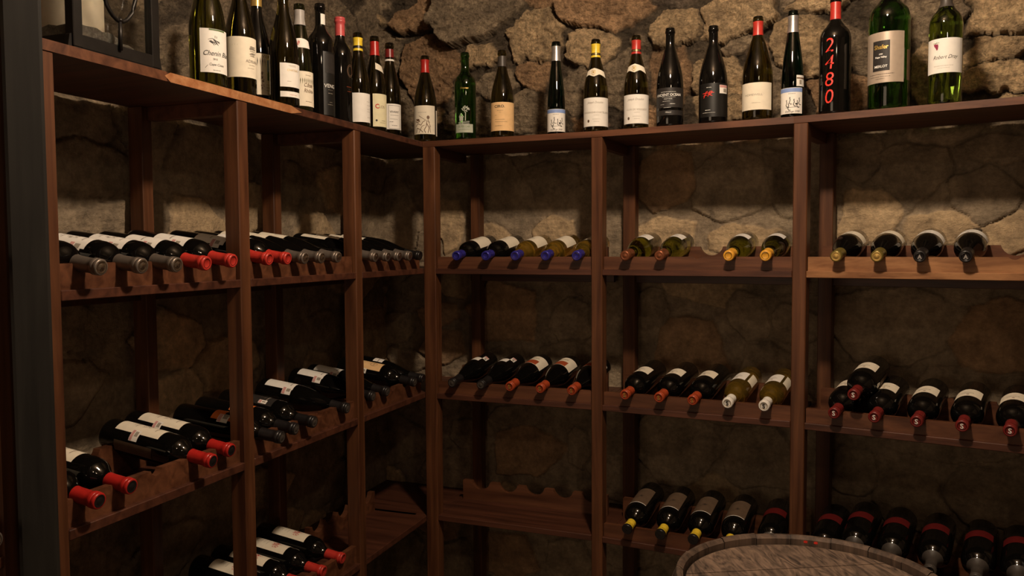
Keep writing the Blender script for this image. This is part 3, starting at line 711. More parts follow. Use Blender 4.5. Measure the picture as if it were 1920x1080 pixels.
# 11
b, pr = stand('R', -.019, .065, 'burgundy', .319, .0425, 'olive', 'dark olive bottle with red neck foil at the corner, cream label with sketched figures')
capsule(pr, .319, .257, M['cap_red'], b, z1=.304)
L_ = lab(b, pr, .030, .133, -76, 52, 'cream'); lab(b, pr, .025, .118, 62, 78, 'cream', 'back_label')
d_ = Decal()
d_.line([(-.030, .004), (-.018, .0), (-.012, -.004), (-.022, -.008), (-.031, -.004)], .0025).blob(-.020, .001, .007, .004)
d_.line([(-.016, .016), (.006, .002), (.026, -.008)], .0014).line([(-.030, -.022), (-.020, -.012), (-.008, -.018), (.0, -.006), (.008, -.002)], .0022)
d_.line([(-.028, -.045), (-.024, -.028), (-.010, -.034), (.0, -.044)], .0022).line([(-.016, -.046), (-.004, -.022), (.006, -.018)], .0018)
d_.line([(.014, -.004), (.012, -.022), (.004, -.036), (.010, -.046)], .0026).line([(.014, -.012), (.022, -.028), (.018, -.046)], .0026).blob(.019, .010, .0055, .0065).line([(.018, .004), (.022, -.010), (.028, -.024)], .0020)
d_.line([(.024, -.02), (.028, -.045)], .002)
d_.on('sketch', pr, .080, -12, M['brownink'], parent=L_)
Decal().lines(-.020, .014, .0, .0014, 3).on('label_lettering', pr, .108, -12, M['greyink'], parent=L_)
# 12
b, pr = stand('R', .146, .06, 'bordeaux', .315, .0388, 'green', 'bright green square-shouldered bottle with white etched picture of a tree and tower')
d_ = Decal()
rs = random.Random(12)
for k in range(60):
    a = rs.uniform(0, 2 * PI); r = rs.uniform(.3, 1); d_.blob(.006 + .014 * r * math.cos(a), .030 + .012 * r * math.sin(a), .0018, .0014, 6)
d_.rect(-.017, -.003, -.010, .004).line([(-.019, .002), (-.010, .016), (-.001, .002)], .002).line([(-.015, -.010), (-.016, -.026)], .0018).line([(-.005, -.010), (-.004, -.026)], .0018).blob(-.010, -.002, .006, .010)
d_.line([(.006, .02), (.005, -.010)], .003)
for k in range(4): d_.line([(-.022, -.016 - .003 * k), (.020, -.012 - .003 * k)], .0012)
E_ = d_.on('etched_picture', pr, .078, -8, M['etch'], parent=b)
R_ = lab(b, pr, .026, .056, -58, 42, 'etch', 'etched_panel')
Decal().text('SILVER OAK', .0095, 0, .005, 0, 0, .9).lines(-.022, .022, -.006, .0012, 4).on('etched_lettering', pr, .042, -8, M['greenink'], parent=R_)
Decal().text('Cabernet', .008, 0, 0, .3).on('shoulder_lettering', pr, .183, -6, M['goldink'], parent=b)
# 13
b, pr = stand('R', .290, .06, 'burgundy', .309, .0408, 'olive', 'dark bottle with buff orange label reading CIRO, between the green bottle and the slim one')
capsule(pr, .309, .252, M['cap_smoke'], b, z1=.288, name='neck_band')
L_ = lab(b, pr, .024, .123, -78, 84, 'orangepaper')
Decal().text('CIRO.', .0125, 0, .033, 0, .02, 1.2).on('label_title', pr, .075, -14, M['ink'], parent=L_)
Decal().lines(-.013, .010, .019, .0012, 1, .1).lines(-.006, .003, .013, .0008, 2, .1).lines(-.022, -.012, .003, .0009, 2).lines(-.022, .016, -.012, .0011, 3).lines(-.022, .026, -.020, .0011, 4).lines(-.022, .010, -.034, .0013, 5).on('label_lettering', pr, .075, -8, M['brownink'], parent=L_)
# 14, 20 slim penguin-drawing bottles
def penguin_bottle(s, H, R, z0, z1, text, a1=84):
    b, pr = stand('R', s, .06, 'flute', H, R, 'deepgreen', text)
    capsule(pr, H, H - .066, M['cap_silver'], b, z1=H - .016, name='neck_foil')
    L_ = lab(b, pr, z0, z1, -80, a1, 'white'); h = z1 - z0; zc = (z0 + z1) / 2
    lab(L_, pr, z1 - .013, z1 - .001, -79, a1 - 1, 'blueink', 'sky_band', off=.0009)
    d_ = Decal()
    for k, (x, y) in enumerate(((-.018, -.008), (-.008, .0), (.004, -.006), (.014, -.010), (.020, -.002), (-.012, -.018))):
        d_.line([(x, y + .008), (x + .002, y + .002), (x - .001, y - .006), (x + .003, y - .011), (x + .007, y - .010)], .0020).blob(x + .001, y + .009, .0016, .0016, 6)
    d_.blob(.012, -.010, .004, .0025).line([(-.02, -.021), (.022, -.019)], .0009)
    d_.on('penguin_drawing', pr, zc, 0, M['ink'], parent=L_)
    Decal().text('Eisberge 2008', .0085, 0, -h / 2 + .006, .3, 0, .9).lines(-.012, .010, h / 2 - .018, .0010, 3).on('label_lettering', pr, zc, 0, M['ink'], parent=L_)
    return b, pr
penguin_bottle(.491, .319, .0305, .011, .087, 'slim bottle with silver neck foil and penguin label, left of a yellow-necked bottle')
b, pr = penguin_bottle(1.262, .324, .0330, .013, .090, 'slim bottle with silver neck foil and penguin label, left of the tall 2480 bottle', 56)
S_ = lab(b, pr, .094, .127, 20, 74, 'white', 'stamp')
lab(S_, pr, .116, .120, 21, 73, 'brownink', 'stamp_band', off=.0009); lab(S_, pr, .100, .113, 36, 50, 'greyink', 'stamp_print', off=.0009)
# 15, 16
def drouhin(s, H, R, cap, title, text, l0, l1):
    b, pr = stand('R', s, .06, 'burgundy', H, R, 'olive', text)
    k_ = capsule(pr, H, H - .061, M[cap], b, z1=H - .016, name='neck_foil')
    B_ = lab(k_, pr, H - .054, H - .046, -88, 88, 'cap_black', 'foil_band', off=.0011)
    Decal().text('JOSEPH', .0055, 0, 0, 0, .02, 1.4).on('foil_lettering', pr, H - .050, 0, M['goldink'], off=.0014, parent=B_)
    N_ = lab(b, pr, .188, .204, -66, 66, 'cream', 'neck_label', rows=4, top=lambda t: .010 - .020 * abs(t - .42), bot=lambda t: .004 - .016 * abs(2 * abs(t - .42) - .5) )
    Decal().line([(-.006, -.004), (-.006, .007), (.006, .007), (.006, -.004), (.0, -.008), (-.006, -.004)], .0014).blob(0, .001, .003, .003).on('crest', pr, .198, -14, M['goldink'], off=.0016, parent=N_)
    L_ = lab(b, pr, l0, l1, -74, 86, 'white'); zc = (l0 + l1) / 2
    Decal().text('Joseph Drouhin', .0105, -.002, .031, .35, 0, .85).on('signature', pr, zc, 0, M['greyink'], parent=L_)
    Decal().text(title, .0082, 0, -.002).lines(-.010, .010, -.011, .0010, 4).lines(-.014, .018, -.024, .0009, 5).lines(-.010, .014, -.032, .0008, 6).on('label_lettering', pr, zc, 4, M['greyink'], parent=L_)
    d_ = Decal().blob(-.026, -.030, .004, .005).on('seal', pr, zc, 0, M['tan'], parent=L_)
drouhin(.632, .313, .0412, 'cap_yellow', 'CHASSAGNE-CHATELLENIE', 'dark green bottle with yellow neck foil and shield-shaped neck label', .019, .114)
drouhin(.769, .309, .0404, 'cap_redbright', 'CLOS DE VOUGEOT', 'dark green bottle with red neck foil and shield-shaped neck label', .018, .112)
# 17
b, pr = stand('R', .883, .06, 'burgundy', .319, .0430, 'black', 'black bottle with black label reading ANCIENT OCEAN in white')
L_ = lab(b, pr, .036, .123, -84, 70, 'darkgrey'); lab(L_, pr, .0515, .0605, -84, 70, 'black', 'dark_stripe', off=.0009)
Decal().text('ANCIENT OCEAN', .0112, 0, .012, 0, .02, .98).text('PINOT NOIR', .0048, 0, -.001).lines(-.024, .026, .0215, .0012, 1, .0).lines(-.020, .024, .005, .0009, 1, .0).lines(-.018, .014, -.008, .0008, 2).lines(-.026, -.012, -.018, .0008, 3).lines(.006, .024, -.0165, .0016, 4).lines(-.014, .014, -.028, .0008, 5).text('Winery', .0065, 0, -.043, .3).on('label_lettering', pr, .088, -8, M['whiteink'], parent=L_)
# 18
b, pr = stand('R', 1.022, .06, 'burgundy', .309, .0442, 'black', 'black bottle with red brush scrawl on a black label and a pink and white stamp')
L_ = lab(b, pr, .020, .124, -60, 84, 'blackpaper')
d_ = Decal().line([(-.016, -.010), (-.008, .008), (-.002, .010)], .0022).line([(-.020, .004), (.018, .006)], .0018).line([(-.002, -.006), (.004, .009), (.012, .010), (.008, .002), (.0, .001), (.012, -.004)], .0022).line([(-.018, -.003), (-.004, -.001)], .0015)
d_.on('red_scrawl', pr, .089, -18, M['redpaint_glint'], parent=L_)
Decal().lines(-.008, .008, .022, .0012, 1).lines(-.012, .010, -.048, .0016, 2).lines(-.022, .022, -.056, .0009, 3).on('label_lettering', pr, .089, -16, M['whiteink'], parent=L_)
S_ = lab(b, pr, .092, .118, 26, 66, 'white', 'stamp', off=.0012); lab(S_, pr, .110, .1175, 27, 65, 'pinkstamp', 'stamp_band', off=.0015); lab(S_, pr, .096, .107, 44, 62, 'greyink', 'stamp_print', off=.0015)
# 19
b, pr = stand('R', 1.159, .06, 'burgundy', .320, .0455, 'olive', 'broad dark olive bottle with red neck foil and cream label with faint grey lettering')
capsule(pr, .320, .262, M['cap_redbright'], b, z1=.304)
L_ = lab(b, pr, .031, .113, -80, 62, 'cream')
Decal().text('HOMEWELL', .0085, 0, .004, 0, 0, 1.25).lines(-.004, .022, -.020, .0011, 3, .0).on('label_lettering', pr, .072, -16, M['greyink'], parent=L_)
# 21
b, pr = stand('R', 1.377, .06, 'bordeaux', .346, .0440, 'black', 'tall black bottle painted with the red numbers 2480 one above the other')
capsule(pr, .346, .279, M['cap_redbright'], b, z1=.329)
for ch, z in zip('2480', (.197, .1475, .0985, .049)): Decal().text(ch, .058, 0, 0, .12, -.005, .95).on('painted_number', pr, z, -22, M['redpaint_glint'], parent=b)
# 22
b, pr = stand('R', 1.522, .065, 'bordeaux', .405, .0550, 'green', 'very large green bottle with silver-grey label and dark panel')
L_ = lab(b, pr, .074, .215, -84, 44, 'greypaper')
K_ = Decal().rect(-.024, .024, -.042, .042).on('dark_panel', pr, .149, -22, M['darkgrey'], parent=L_)
d_ = Decal().text('Shafer', .0165, 0, 0, 0, .025, .95); d_.on('gold_lettering', pr, .173, -22, M['goldink'], off=.0014, parent=K_)
Decal().text('Napa Valley', .0068, 0, .0, 0, .03, 1.).text('1999', .0055, 0, .008, 0, .03).text('MERLOT', .0095, 0, -.026, 0, .02).on('label_lettering', pr, .145, -22, M['whiteink'], off=.0014, parent=K_)
Decal().lines(-.036, .036, .0, .0011, 3, 0).lines(-.034, .030, -.007, .0009, 4).lines(-.014, .016, -.013, .0008, 5).on('small_lettering', pr, .098, -22, M['ink'], parent=L_)
lab(b, pr, .080, .165, 56, 80, 'brownink', 'back_label')
# 23
b, pr = stand('R', 1.666, .06, 'bordeaux', .345, .0421, 'greenlight', 'clear bright green bottle, dark neck foil, white label with purple grapes, last on the right')
capsule(pr, .345, .268, M['cap_smoke'], b)
L_ = lab(b, pr, .085, .178, -80, 70, 'white')
d_ = Decal()
for x, y in ((-.004, .006), (0, .006), (.004, .005), (-.002, .002), (.002, .002), (.0045, .001), (.001, -.002), (.004, -.003), (.003, -.006)): d_.blob(x, y, .0026, .0026, 8)
d_.on('grape_bunch', pr, .156, -33, M['purple'], parent=L_)
Decal().line([(-.008, .0), (.009, .0)], .0010).line([(-.003, -.002), (.003, .002)], .001).on('grape_stem', pr, .1665, -33, M['greenink'], parent=L_)
Decal().text('Robert Dray', .0145, 0, 0, .45, -.006, .85).on('label_lettering', pr, .127, -2, M['ink'], parent=L_)
Decal().lines(-.028, .022, .0, .0008, 3, .0).lines(-.018, .012, -.006, .0006, 4, .0).on('small_lettering', pr, .104, -2, M['greyink'], parent=L_)

# ------------------------------------------------------------------ lying bottles
def scribble(seed, n=14, w=.014, h=.012):
    d = Decal(); r = random.Random(seed)
    for k in range(n):
        x, y = r.uniform(-w, w), r.uniform(-h, h); a = r.uniform(0, 6.28); l = r.uniform(.003, .007)
        d.line([(x, y), (x + l * math.cos(a), y + l * math.sin(a)), (x + l * math.cos(a + .9) * 1.3, y + l * math.sin(a + .9) * 1.3)], .0011)
    return d
def proto(kind, H, R, gmat, cap, caplen=.062, disc=None, mark=None, markmat=None, labels=(), deco=None, stamp=None):
    root = bpy.data.objects.new('wine_bottle', None); C.objects.link(root); root.empty_display_size = .05
    pr = glass_body(kind, H, R, M[gmat], root, 32)
    capsule(pr, H, H - caplen, M[cap], root, disc=M[disc] if disc else None, mark=mark, markmat=M[markmat] if markmat else None)
    for (z0, z1, a0, a1, mt, nm) in labels:
        L_ = lab(root, pr, z0, z1, a0, a1, mt, nm, rows=2)
        if deco and nm == 'front_label': deco(L_, pr)
    if stamp:
        z0, z1, a0, a1 = stamp
        S_ = lab(root, pr, z0, z1, a0, a1, 'white', 'stamp', off=.0010)
        lab(S_, pr, z0 + .001, z0 + (z1 - z0) * .35, a0 + 2, a1 - 2, 'pinkstamp', 'stamp_band', off=.0013); lab(S_, pr, z0 + (z1 - z0) * .45, z1 - .004, a0 + 6, (a0 + a1) / 2 + 3, 'greyink', 'stamp_print', off=.0013)
    return root, H
def deco_text(a, zc, sz=.0075, seed=1, dot=None):
    def f(L_, pr):
        Decal().lines(-.017, .017, .0, sz * .45, seed, .0).lines(-.010, .012, -.012, .0010, seed + 1).on('label_lettering', pr, zc, a, M['greyink'], parent=L_)
        if dot: Decal().blob(0, 0, .004, .0022).on('label_emblem', pr, zc + .014, a - 4, M[dot], parent=L_)
    return f
def deco_crest(a, zc, mat='greyink', seed=2):
    def f(L_, pr):
        scribble(seed).on('crest', pr, zc, a, M[mat], parent=L_)
        Decal().lines(-.016, .016, .030, .0020, seed, .1).lines(-.018, .016, -.028, .0016, seed + 1, .1).lines(-.012, .010, -.036, .0010, seed + 3, .1).on('label_lettering', pr, zc, a, M['brownink'], parent=L_)
    return f
FL = 'front_label'
TY = {}
TY['silver'] = (proto('bordeaux', .300, .0375, 'black', 'cap_grey', .062, 'chrome', labels=[(.075, .178, -88, 62, 'white', FL)], deco=deco_crest(5, .125, seed=3), stamp=(.135, .168, 40, 78)), 'black bottle, grey foil')
TY['redL'] = (proto('bordeaux', .300, .0375, 'black', 'cap_redbright', .062, labels=[(.085, .180, -88, 60, 'white', FL)], deco=deco_text(10, .130, seed=5), stamp=(.140, .170, 36, 74)), 'black bottle, bright red foil')
TY['greyL'] = (proto('burgundy', .298, .0390, 'black', 'cap_grey', .060, 'chrome', labels=[(.030, .120, -84, 36, 'cream', FL)], deco=deco_text(-10, .080, seed=7)), 'sloping black bottle, grey foil')
TY['blackL'] = (proto('burgundy', .298, .0390, 'black', 'cap_black', .060, labels=[(.030, .110, -84, -10, 'cream', FL)]), 'sloping black bottle, black foil')
TY['redcrest'] = (proto('bordeaux', .302, .0380, 'black', 'cap_red', .060, 'cap_black', labels=[(.040, .166, -88, 44, 'cream', FL), (.050, .160, 80, 120, 'tan', 'back_label')], deco=deco_crest(-6, .112, seed=9), stamp=(.090, .114, 30, 72)), 'black bottle, red foil, crest label')
TY['orangeL'] = (proto('bordeaux', .300, .0365, 'black', 'cap_black', .060, 'cap_smoke', labels=[(.108, .170, -88, 52, 'orange', FL)], deco=lambda L_, pr: Decal().rect(-.016, .016, -.010, .012).on('black_panel', pr, .150, 5, M['blackpaper'], parent=L_), stamp=(.128, .158, 24, 62)), 'black bottle, orange label')
TY['darkL'] = (proto('bordeaux', .300, .0385, 'black', 'cap_black', .055, 'cap_smoke', labels=[(.080, .175, -88, 50, 'darkgrey', FL)], deco=deco_text(0, .150, seed=11), stamp=(.130, .156, 26, 44)), 'black bottle, charcoal label')
TY['whiteL'] = (proto('burgundy', .300, .0400, 'black', 'cap_black', .055, 'cap_smoke', labels=[(.028, .124, -88, 46, 'white', FL)], deco=deco_text(0, .110, seed=13), stamp=(.092, .122, 36, 70)), 'sloping black bottle, white label')
TY['ovalL'] = (proto('bordeaux', .298, .0385, 'black', 'cap_black', .055, 'cap_smoke', labels=[(.085, .172, -88, 60, 'orangepaper', FL)], deco=lambda L_, pr: (Decal().line([(.009 * math.cos(k * PI / 8), .013 * math.sin(k * PI / 8)) for k in range(17)], .0012).text('SECA', .006, 0, 0).on('oval_emblem', pr, .138, 22, M['brownink'], parent=L_)), stamp=(.10, .122, 58, 84)), 'black bottle, buff oval-emblem label')
TY['halfL'] = (proto('burgundy', .300, .0390, 'black', 'cap_black', .055, labels=[(.100, .138, -60, 34, 'white', FL)], deco=deco_text(10, .12, seed=15)), 'black bottle, small white label')
TY['redemblem'] = (proto('bordeaux', .302, .0385, 'black', 'cap_redbright', .058, labels=[(.060, .175, -88, 44, 'cream', FL)], deco=lambda L_, pr: (scribble(21, 22, .012, .010).on('red_emblem', pr, .135, 4, M['redink'], parent=L_), Decal().lines(-.016, .016, .0, .0012, 4).lines(-.018, .014, -.012, .0012, 5).lines(-.014, .014, -.022, .0012, 6).on('label_lettering', pr, .106, 0, M['greyink'], parent=L_))), 'black bottle, red emblem label')
RA, RB = -78, 84
TY['blueblack'] = (proto('bordeaux', .300, .0375, 'black', 'cap_blue', .050, labels=[(.062, .168, RA, RB, 'cream', FL)], deco=deco_text(10, .125, seed=17)), 'black bottle, blue foil')
TY['bluegold'] = (proto('bordeaux', .300, .0370, 'gold', 'cap_blue', .050, labels=[(.062, .168, RA, RB, 'cream', FL)], deco=deco_text(10, .125, seed=18)), 'golden bottle, blue foil')
TY['coppergreen'] = (proto('burgundy', .300, .0395, 'olivelight', 'cap_copper', .055, 'cap_copper', labels=[(.068, .130, -46, 70, 'white', FL)], deco=deco_text(10, .10, seed=19)), 'green bottle, copper foil')
TY['ambergreen'] = (proto('burgundy', .300, .0395, 'olivelight', 'cap_amber', .055, labels=[(.078, .132, -46, 84, 'white', FL)], deco=deco_text(10, .105, seed=20)), 'green bottle, amber foil')
TY['goldblack'] = (proto('burgundy', .300, .0420, 'black', 'cap_olive', .060, 'cap_gold', labels=[(.060, .115, RA, RB, 'cream', FL)], deco=deco_text(12, .09, seed=21, dot='brownink')), 'black bottle, olive-gold foil')
TY['arrowblack'] = (proto('burgundy', .300, .0420, 'black', 'cap_black', .060, mark='^', markmat='cap_silver', labels=[(.060, .120, RA, RB, 'white', FL)], deco=deco_text(14, .09, seed=22, dot='redpaper')), 'black bottle, foil with pale arrow')
TY['blackoval'] = (proto('burgundy', .300, .0385, 'black', 'cap_black', .060, 'cap_smoke', labels=[(.088, .122, -24, 60, 'white', FL)], stamp=(.060, .090, -50, -24)), 'black bottle, small rounded white label')
TY['rustblock'] = (proto('burgundy', .300, .0400, 'black', 'cap_orangered', .052, mark='S', markmat='goldink', labels=[(.045, .130, -76, 60, 'cream', FL)], deco=lambda L_, pr: (lab(L_, pr, .090, .128, -36, 42, 'rustpaper', 'rust_block', off=.0009), Decal().lines(-.018, .018, 0, .004, 3, 0).on('label_lettering', pr, .070, 2, M['brownink'], parent=L_)), stamp=None), 'black bottle, orange-red foil, rust-block label')
TY['orangered'] = (proto('bordeaux', .300, .0410, 'black', 'cap_orangered', .052, mark='S', markmat='goldink', labels=[(.100, .158, -42, 66, 'cream', FL)], deco=deco_text(12, .132, seed=23, dot='redpaper')), 'black bottle, orange-red foil')
TY['whitecap'] = (proto('bordeaux', .300, .0380, 'gold', 'cap_white', .050, mark='S', markmat='ink', labels=[(.085, .158, -28, 84, 'white', FL), (.075, .150, -80, -40, 'cream', 'back_label')], deco=deco_text(20, .128, seed=24, dot='brownink')), 'golden bottle, white foil')
TY['darkred'] = (proto('bordeaux', .302, .0420, 'black', 'cap_darkred', .055, mark='S', markmat='white', labels=[(.095, .158, -44, 60, 'cream', FL), (.060, .150, -118, -86, 'tan', 'back_label')], deco=deco_text(10, .130, seed=25, dot='redpaper')), 'black bottle, dark red foil')
TY['yellow'] = (proto('bordeaux', .300, .0425, 'black', 'cap_yellow', .050, 'cap_black', labels=[(.065, .180, -42, 78, 'tan', FL)], deco=lambda L_, pr: (scribble(31, 8, .008, .006).on('label_emblem', pr, .13, 12, M['ink'], parent=L_), lab(L_, pr, .1770, .180, -41, 77, 'white', 'label_edge', off=.0009))), 'black bottle, yellow foil')
TY['greyred'] = (proto('bordeaux', .300, .0440, 'black', 'cap_smoke', .075, labels=[(.085, .125, -46, 60, 'redpaper', FL)]), 'black bottle, smoke-grey foil')
# yellow foil bottles have a black tip ring
def black_tip(root, H):
    cap = [c for c in root.children if c.name.startswith('capsule')][0]
    m = MB(); m.lathe([(.0158, H - .0085), (.0176, H - .0085), (.0176, H - .001), (.0158, H + .0012), (.004, H + .0012)], 24); m.build('black_tip', M['cap_black'], cap, smooth=True, sharp=50)
black_tip(TY['yellow'][0][0], .300)

used = set()
def copy_tree(o, parent=None):
    c = o.copy(); C.objects.link(c)
    if parent: c.parent = parent
    for ch in list(o.children): copy_tree(ch, c)
    return c
TILT = math.radians(8.0)
def lay(side, s, z, ty, text, h=.047, prot=.035, tilt=None, roll=0., yaw=0., group=None):
    (pro, H), desc = TY[ty]
    if ty in used: o = copy_tree(pro)
    else: o = pro; used.add(ty)
    t = TILT if tilt is None else tilt
    n = Vector((0, -math.cos(t), -math.sin(t))); u = Vector((0, -math.sin(t), math.cos(t)))
    Rm = Matrix.Identity(4)
    Y = -u; X = Y.cross(n)
    for r in range(3): Rm[r][0] = X[r]; Rm[r][1] = Y[r]; Rm[r][2] = n[r]
    tip = Vector((0, -prot, h)); 
    F = frame_matrix(side, s, 0, z)
    mt = F @ Matrix.Translation(tip) @ Matrix.Rotation(yaw, 4, 'Z') @ Rm @ Matrix.Rotation(math.radians(roll), 4, 'Z') @ Matrix.Translation((0, 0, -H))
    o.matrix_world = mt
    o['label'] = (desc + ', ' + text); o['category'] = 'bottle'; o['group'] = group or 'bottles lying in the rack'
    return o
ORD = ['first', 'second', 'third', 'fourth', 'fifth', 'sixth']
def row(side, z, items, where, **kw):
    for k, it in enumerate(items):
        s, ty = it[:2]; ex = dict(kw); ex.update(it[2] if len(it) > 2 else {})
        lay(side, s, z, ty, ORD[k] + ' from left ' + where, **ex)
g = lambda **k: k
row('L', Z1, [(sl0[0], 'silver', g(h=.042)), (sl0[1], 'silver', g(h=.042)), (sl0[2], 'silver', g(h=.042)), (sl0[3], 'redL', g(h=.043)), (sl0[4], 'redL', g(h=.047))], 'on upper shelf below the lantern', prot=.04, h=.045)
row('L', Z1, [(sl1[0], 'redL'), (sl1[1], 'redL'), (sl1[2], 'greyL'), (sl1[3], 'greyL'), (sl1[4], 'greyL')], 'on upper shelf, left rack middle bay', prot=.032, h=.049)
row('L', Z1, [(sl2[0], 'greyL'), (sl2[1], 'greyL'), (sl2[2], 'greyL'), (sl2[3], 'greyL'), (sl2[4], 'blackL')], 'on upper shelf, left rack corner bay', prot=.032, h=.047)
row('L', Z2, [(q0[0], 'redcrest', g(prot=.035)), (q0[1], 'redcrest', g(prot=.020)), (q0[3], 'redcrest', g(prot=.043)), (q0[4], 'redcrest', g(prot=.018))], 'on middle shelf below the lantern', h=.049)
row('L', Z2, [(q1[0], 'orangeL', g(prot=.055, yaw=.10)), (q1[1], 'orangeL', g(prot=.032, yaw=.07)), (q1[2], 'darkL', g(prot=.030, yaw=.03)), (q1[4], 'whiteL', g(prot=.015, yaw=.06))], 'on middle shelf, left rack middle bay', h=.049)
row('L', Z2, [(q2[0], 'whiteL', g(prot=.008)), (q2[1], 'whiteL', g(prot=.010)), (q2[3], 'ovalL', g(prot=.026, h=.06)), (q2[4], 'halfL', g(prot=.02, h=.06))], 'on middle shelf, left rack corner bay', h=.055)
row('L', Z3L, [(q3[1] - .02, 'redemblem'), (q3[2] - .02, 'redemblem'), (q3[3] - .01, 'redemblem'), (q3[4], 'redemblem')], 'on lower shelf of the left rack', prot=.0, h=.052)
row('L', Z1, [(-1.72, 'silver')], 'upper shelf beyond the steel column', prot=.04)
row('L', Z2, [(-1.72, 'silver')], 'middle shelf beyond the steel column', prot=.04)
row('R', Z1, [(r10[0], 'blueblack'), (r10[1], 'blueblack'), (r10[2], 'bluegold'), (r10[3], 'bluegold'), (r10[4], 'bluegold')], 'on upper shelf, back rack corner bay', h=.0455)
row('R', Z1, [(r11[0], 'coppergreen'), (r11[1], 'coppergreen'), (r11[3], 'ambergreen'), (r11[4], 'ambergreen')], 'on upper shelf, back rack middle bay', h=.0455)
row('R', Z1, [(r12[0], 'goldblack'), (r12[1], 'goldblack'), (r12[2], 'arrowblack'), (r12[3], 'arrowblack')], 'on the worn orange shelf at right', h=.044)
row('R', Z2, [(r20[0], 'blackoval'), (r20[1], 'blackoval'), (r20[2], 'rustblock'), (r20[3], 'rustblock'), (r20[4], 'rustblock')], 'on middle shelf, back rack corner bay', h=.0475, yaw=-.07)
row('R', Z2, [(r11[0], 'orangered'), (r11[1], 'orangered'), (r11[2], 'orangered'), (r11[3], 'whitecap'), (r11[4], 'whitecap')], 'on middle shelf, back rack middle bay', h=.0465, yaw=-.06)
row('R', Z2, [(r12[0], 'darkred'), (r12[1] , 'darkred'), (r12[2], 'darkred'), (r12[3], 'darkred'), (r12[4], 'darkred')], 'on middle shelf, back rack right bay', h=.0445, yaw=-.05)
lay('R', 1.458, Z2, 'darkred', 'stacked on top of two others at right', h=.103, prot=.035, yaw=-.05)
row('R', Z3, [(r11[0] + .008, 'yellow'), (r11[1] + .006, 'yellow'), (r11[2] + .005, 'yellow'), (r11[3] + .004, 'yellow'), (1.213, 'greyred')], 'on lower shelf left of the barrel', h=.052)
row('R', Z3, [(1.365, 'greyred', g(h=.06)), (1.455, 'greyred'), (1.556, 'greyred'), (1.662, 'greyred'), (1.773, 'greyred'), (1.868, 'greyred')], 'on lower shelf behind the barrel', h=.083)
for k, ((pro, H), d) in TY.items():
    if k not in used:
        for ch in list(pro.children_recursive) + [pro]: bpy.data.objects.remove(ch)

# ------------------------------------------------------------------ lantern and candle
W0, W1, D0, D1 = -1.474, -1.250, .020, .228; LH = .46
lt = thing('lantern', 'large black metal candle lantern with glass panes and oval ring, top shelf far left', 'lantern', None, frame_matrix('L', (W0 + W1) / 2, (D0 + D1) / 2, ZT + .0005))
w = (W1 - W0) / 2; dd = (D1 - D0) / 2
def lp(name, m, mat='iron', **k): return m.build(name, M[mat], lt, **k)
m = MB(); m.box(-w, w, -dd, dd, .0, .008, b=.001); lp('base_plate', m)
for sx in (-1, 1):
    for sy in (-1, 1):
        m = MB(); x = sx * (w - .011); y = sy * (dd - .011); m.box(x - .011, x + .011, y - .011, y + .011, .008, LH - .06, b=.0015); lp('corner_post', m)
        m = MB(); xo = sx * (w + .002)
        m.extrude([(xo - sx * .004, .0), (xo + sx * .016, .0), (xo + sx * .007, .008), (xo + sx * .003, .030), (xo - sx * .004, .034)][::sx], y - .006, y + .006); lp('foot', m)
for z0, z1 in ((.008, .034), (LH - .085, LH - .06)):
    for sy in (-1, 1):
        m = MB(); y = sy * (dd - .006); m.box(-w + .018, w - .018, y - .005, y + .005, z0, z1, b=.001); lp('rail', m)
    for sx in (-1, 1):
        m = MB(); x = sx * (w - .006); m.box(x - .005, x + .005, -dd + .018, dd - .018, z0, z1, b=.001); lp('rail', m)
for sy in (-1, 1):
    m = MB(); y = sy * (dd - .012); m.box(-w + .017, w - .017, y - .001, y + .001, .02, LH - .08, b=0); lp('glass_pane', m, 'pane')
for sx in (-1, 1):
    m = MB(); x = sx * (w - .012); m.box(x - .001, x + .001, -dd + .017, dd - .017, .02, LH - .08, b=0); lp('glass_pane', m, 'pane')
m = MB(); yr = -dd - .002
m.tube([(.000 + .046 * math.sin(a), yr, .168 - .086 * math.cos(a)) for a in np.linspace(0, 2 * PI, 33)[:-1]], .0042, 10, True)
m.tube([(0, yr, .024), (0, yr, .086)], .0044, 10); m.tube([(0, yr, .250), (0, yr, LH - .075)], .0044, 10)
m.lathe([(0, -.006), (.0065, -.002), (.0065, .002), (0, .006)], 12, (0, yr, .084))
lp('ring_ornament', m, smooth=True)
m = MB(); n = 4
ro = [(-w - .01, -dd - .01), (w + .01, -dd - .01), (w + .01, dd + .01), (-w - .01, dd + .01)]; ri = [(-.03, -.03), (.03, -.03), (.03, .03), (-.03, .03)]
m.add([(x, y, LH - .06) for x, y in ro] + [(x, y, LH - .05) for x, y in ro] + [(x, y, LH) for x, y in ri],
      [(3, 2, 1, 0)] + [(i, (i + 1) % 4, (i + 1) % 4 + 4, i + 4) for i in range(4)] + [(i + 4, (i + 1) % 4 + 4, (i + 1) % 4 + 8, i + 8) for i in range(4)] + [(8, 9, 10, 11)])
lp('roof', m)
m = MB(); m.tube([(.032 * math.cos(a), 0, LH + .030 + .032 * math.sin(a)) for a in np.linspace(0, 2 * PI, 25)[:-1]], .004, 8, True); lp('carrying_ring', m, smooth=True)
m = MB(); xs_ = np.linspace(-w + .018, w - .018, 15); ys_ = np.linspace(-dd + .018, dd - .018, 9); rs = random.Random(9)
vs = [(x, y, .058 - .034 * max(0, (x + w * .1) / w) + rs.uniform(-.003, .003)) for x in xs_ for y in ys_]; m.add(vs, [(i * 9 + j, (i + 1) * 9 + j, (i + 1) * 9 + j + 1, i * 9 + j + 1) for i in range(14) for j in range(8)])
rim = [i * 9 for i in range(15)] + [14 * 9 + j for j in range(1, 9)] + [i * 9 + 8 for i in range(13, -1, -1)] + [j for j in range(7, 0, -1)]
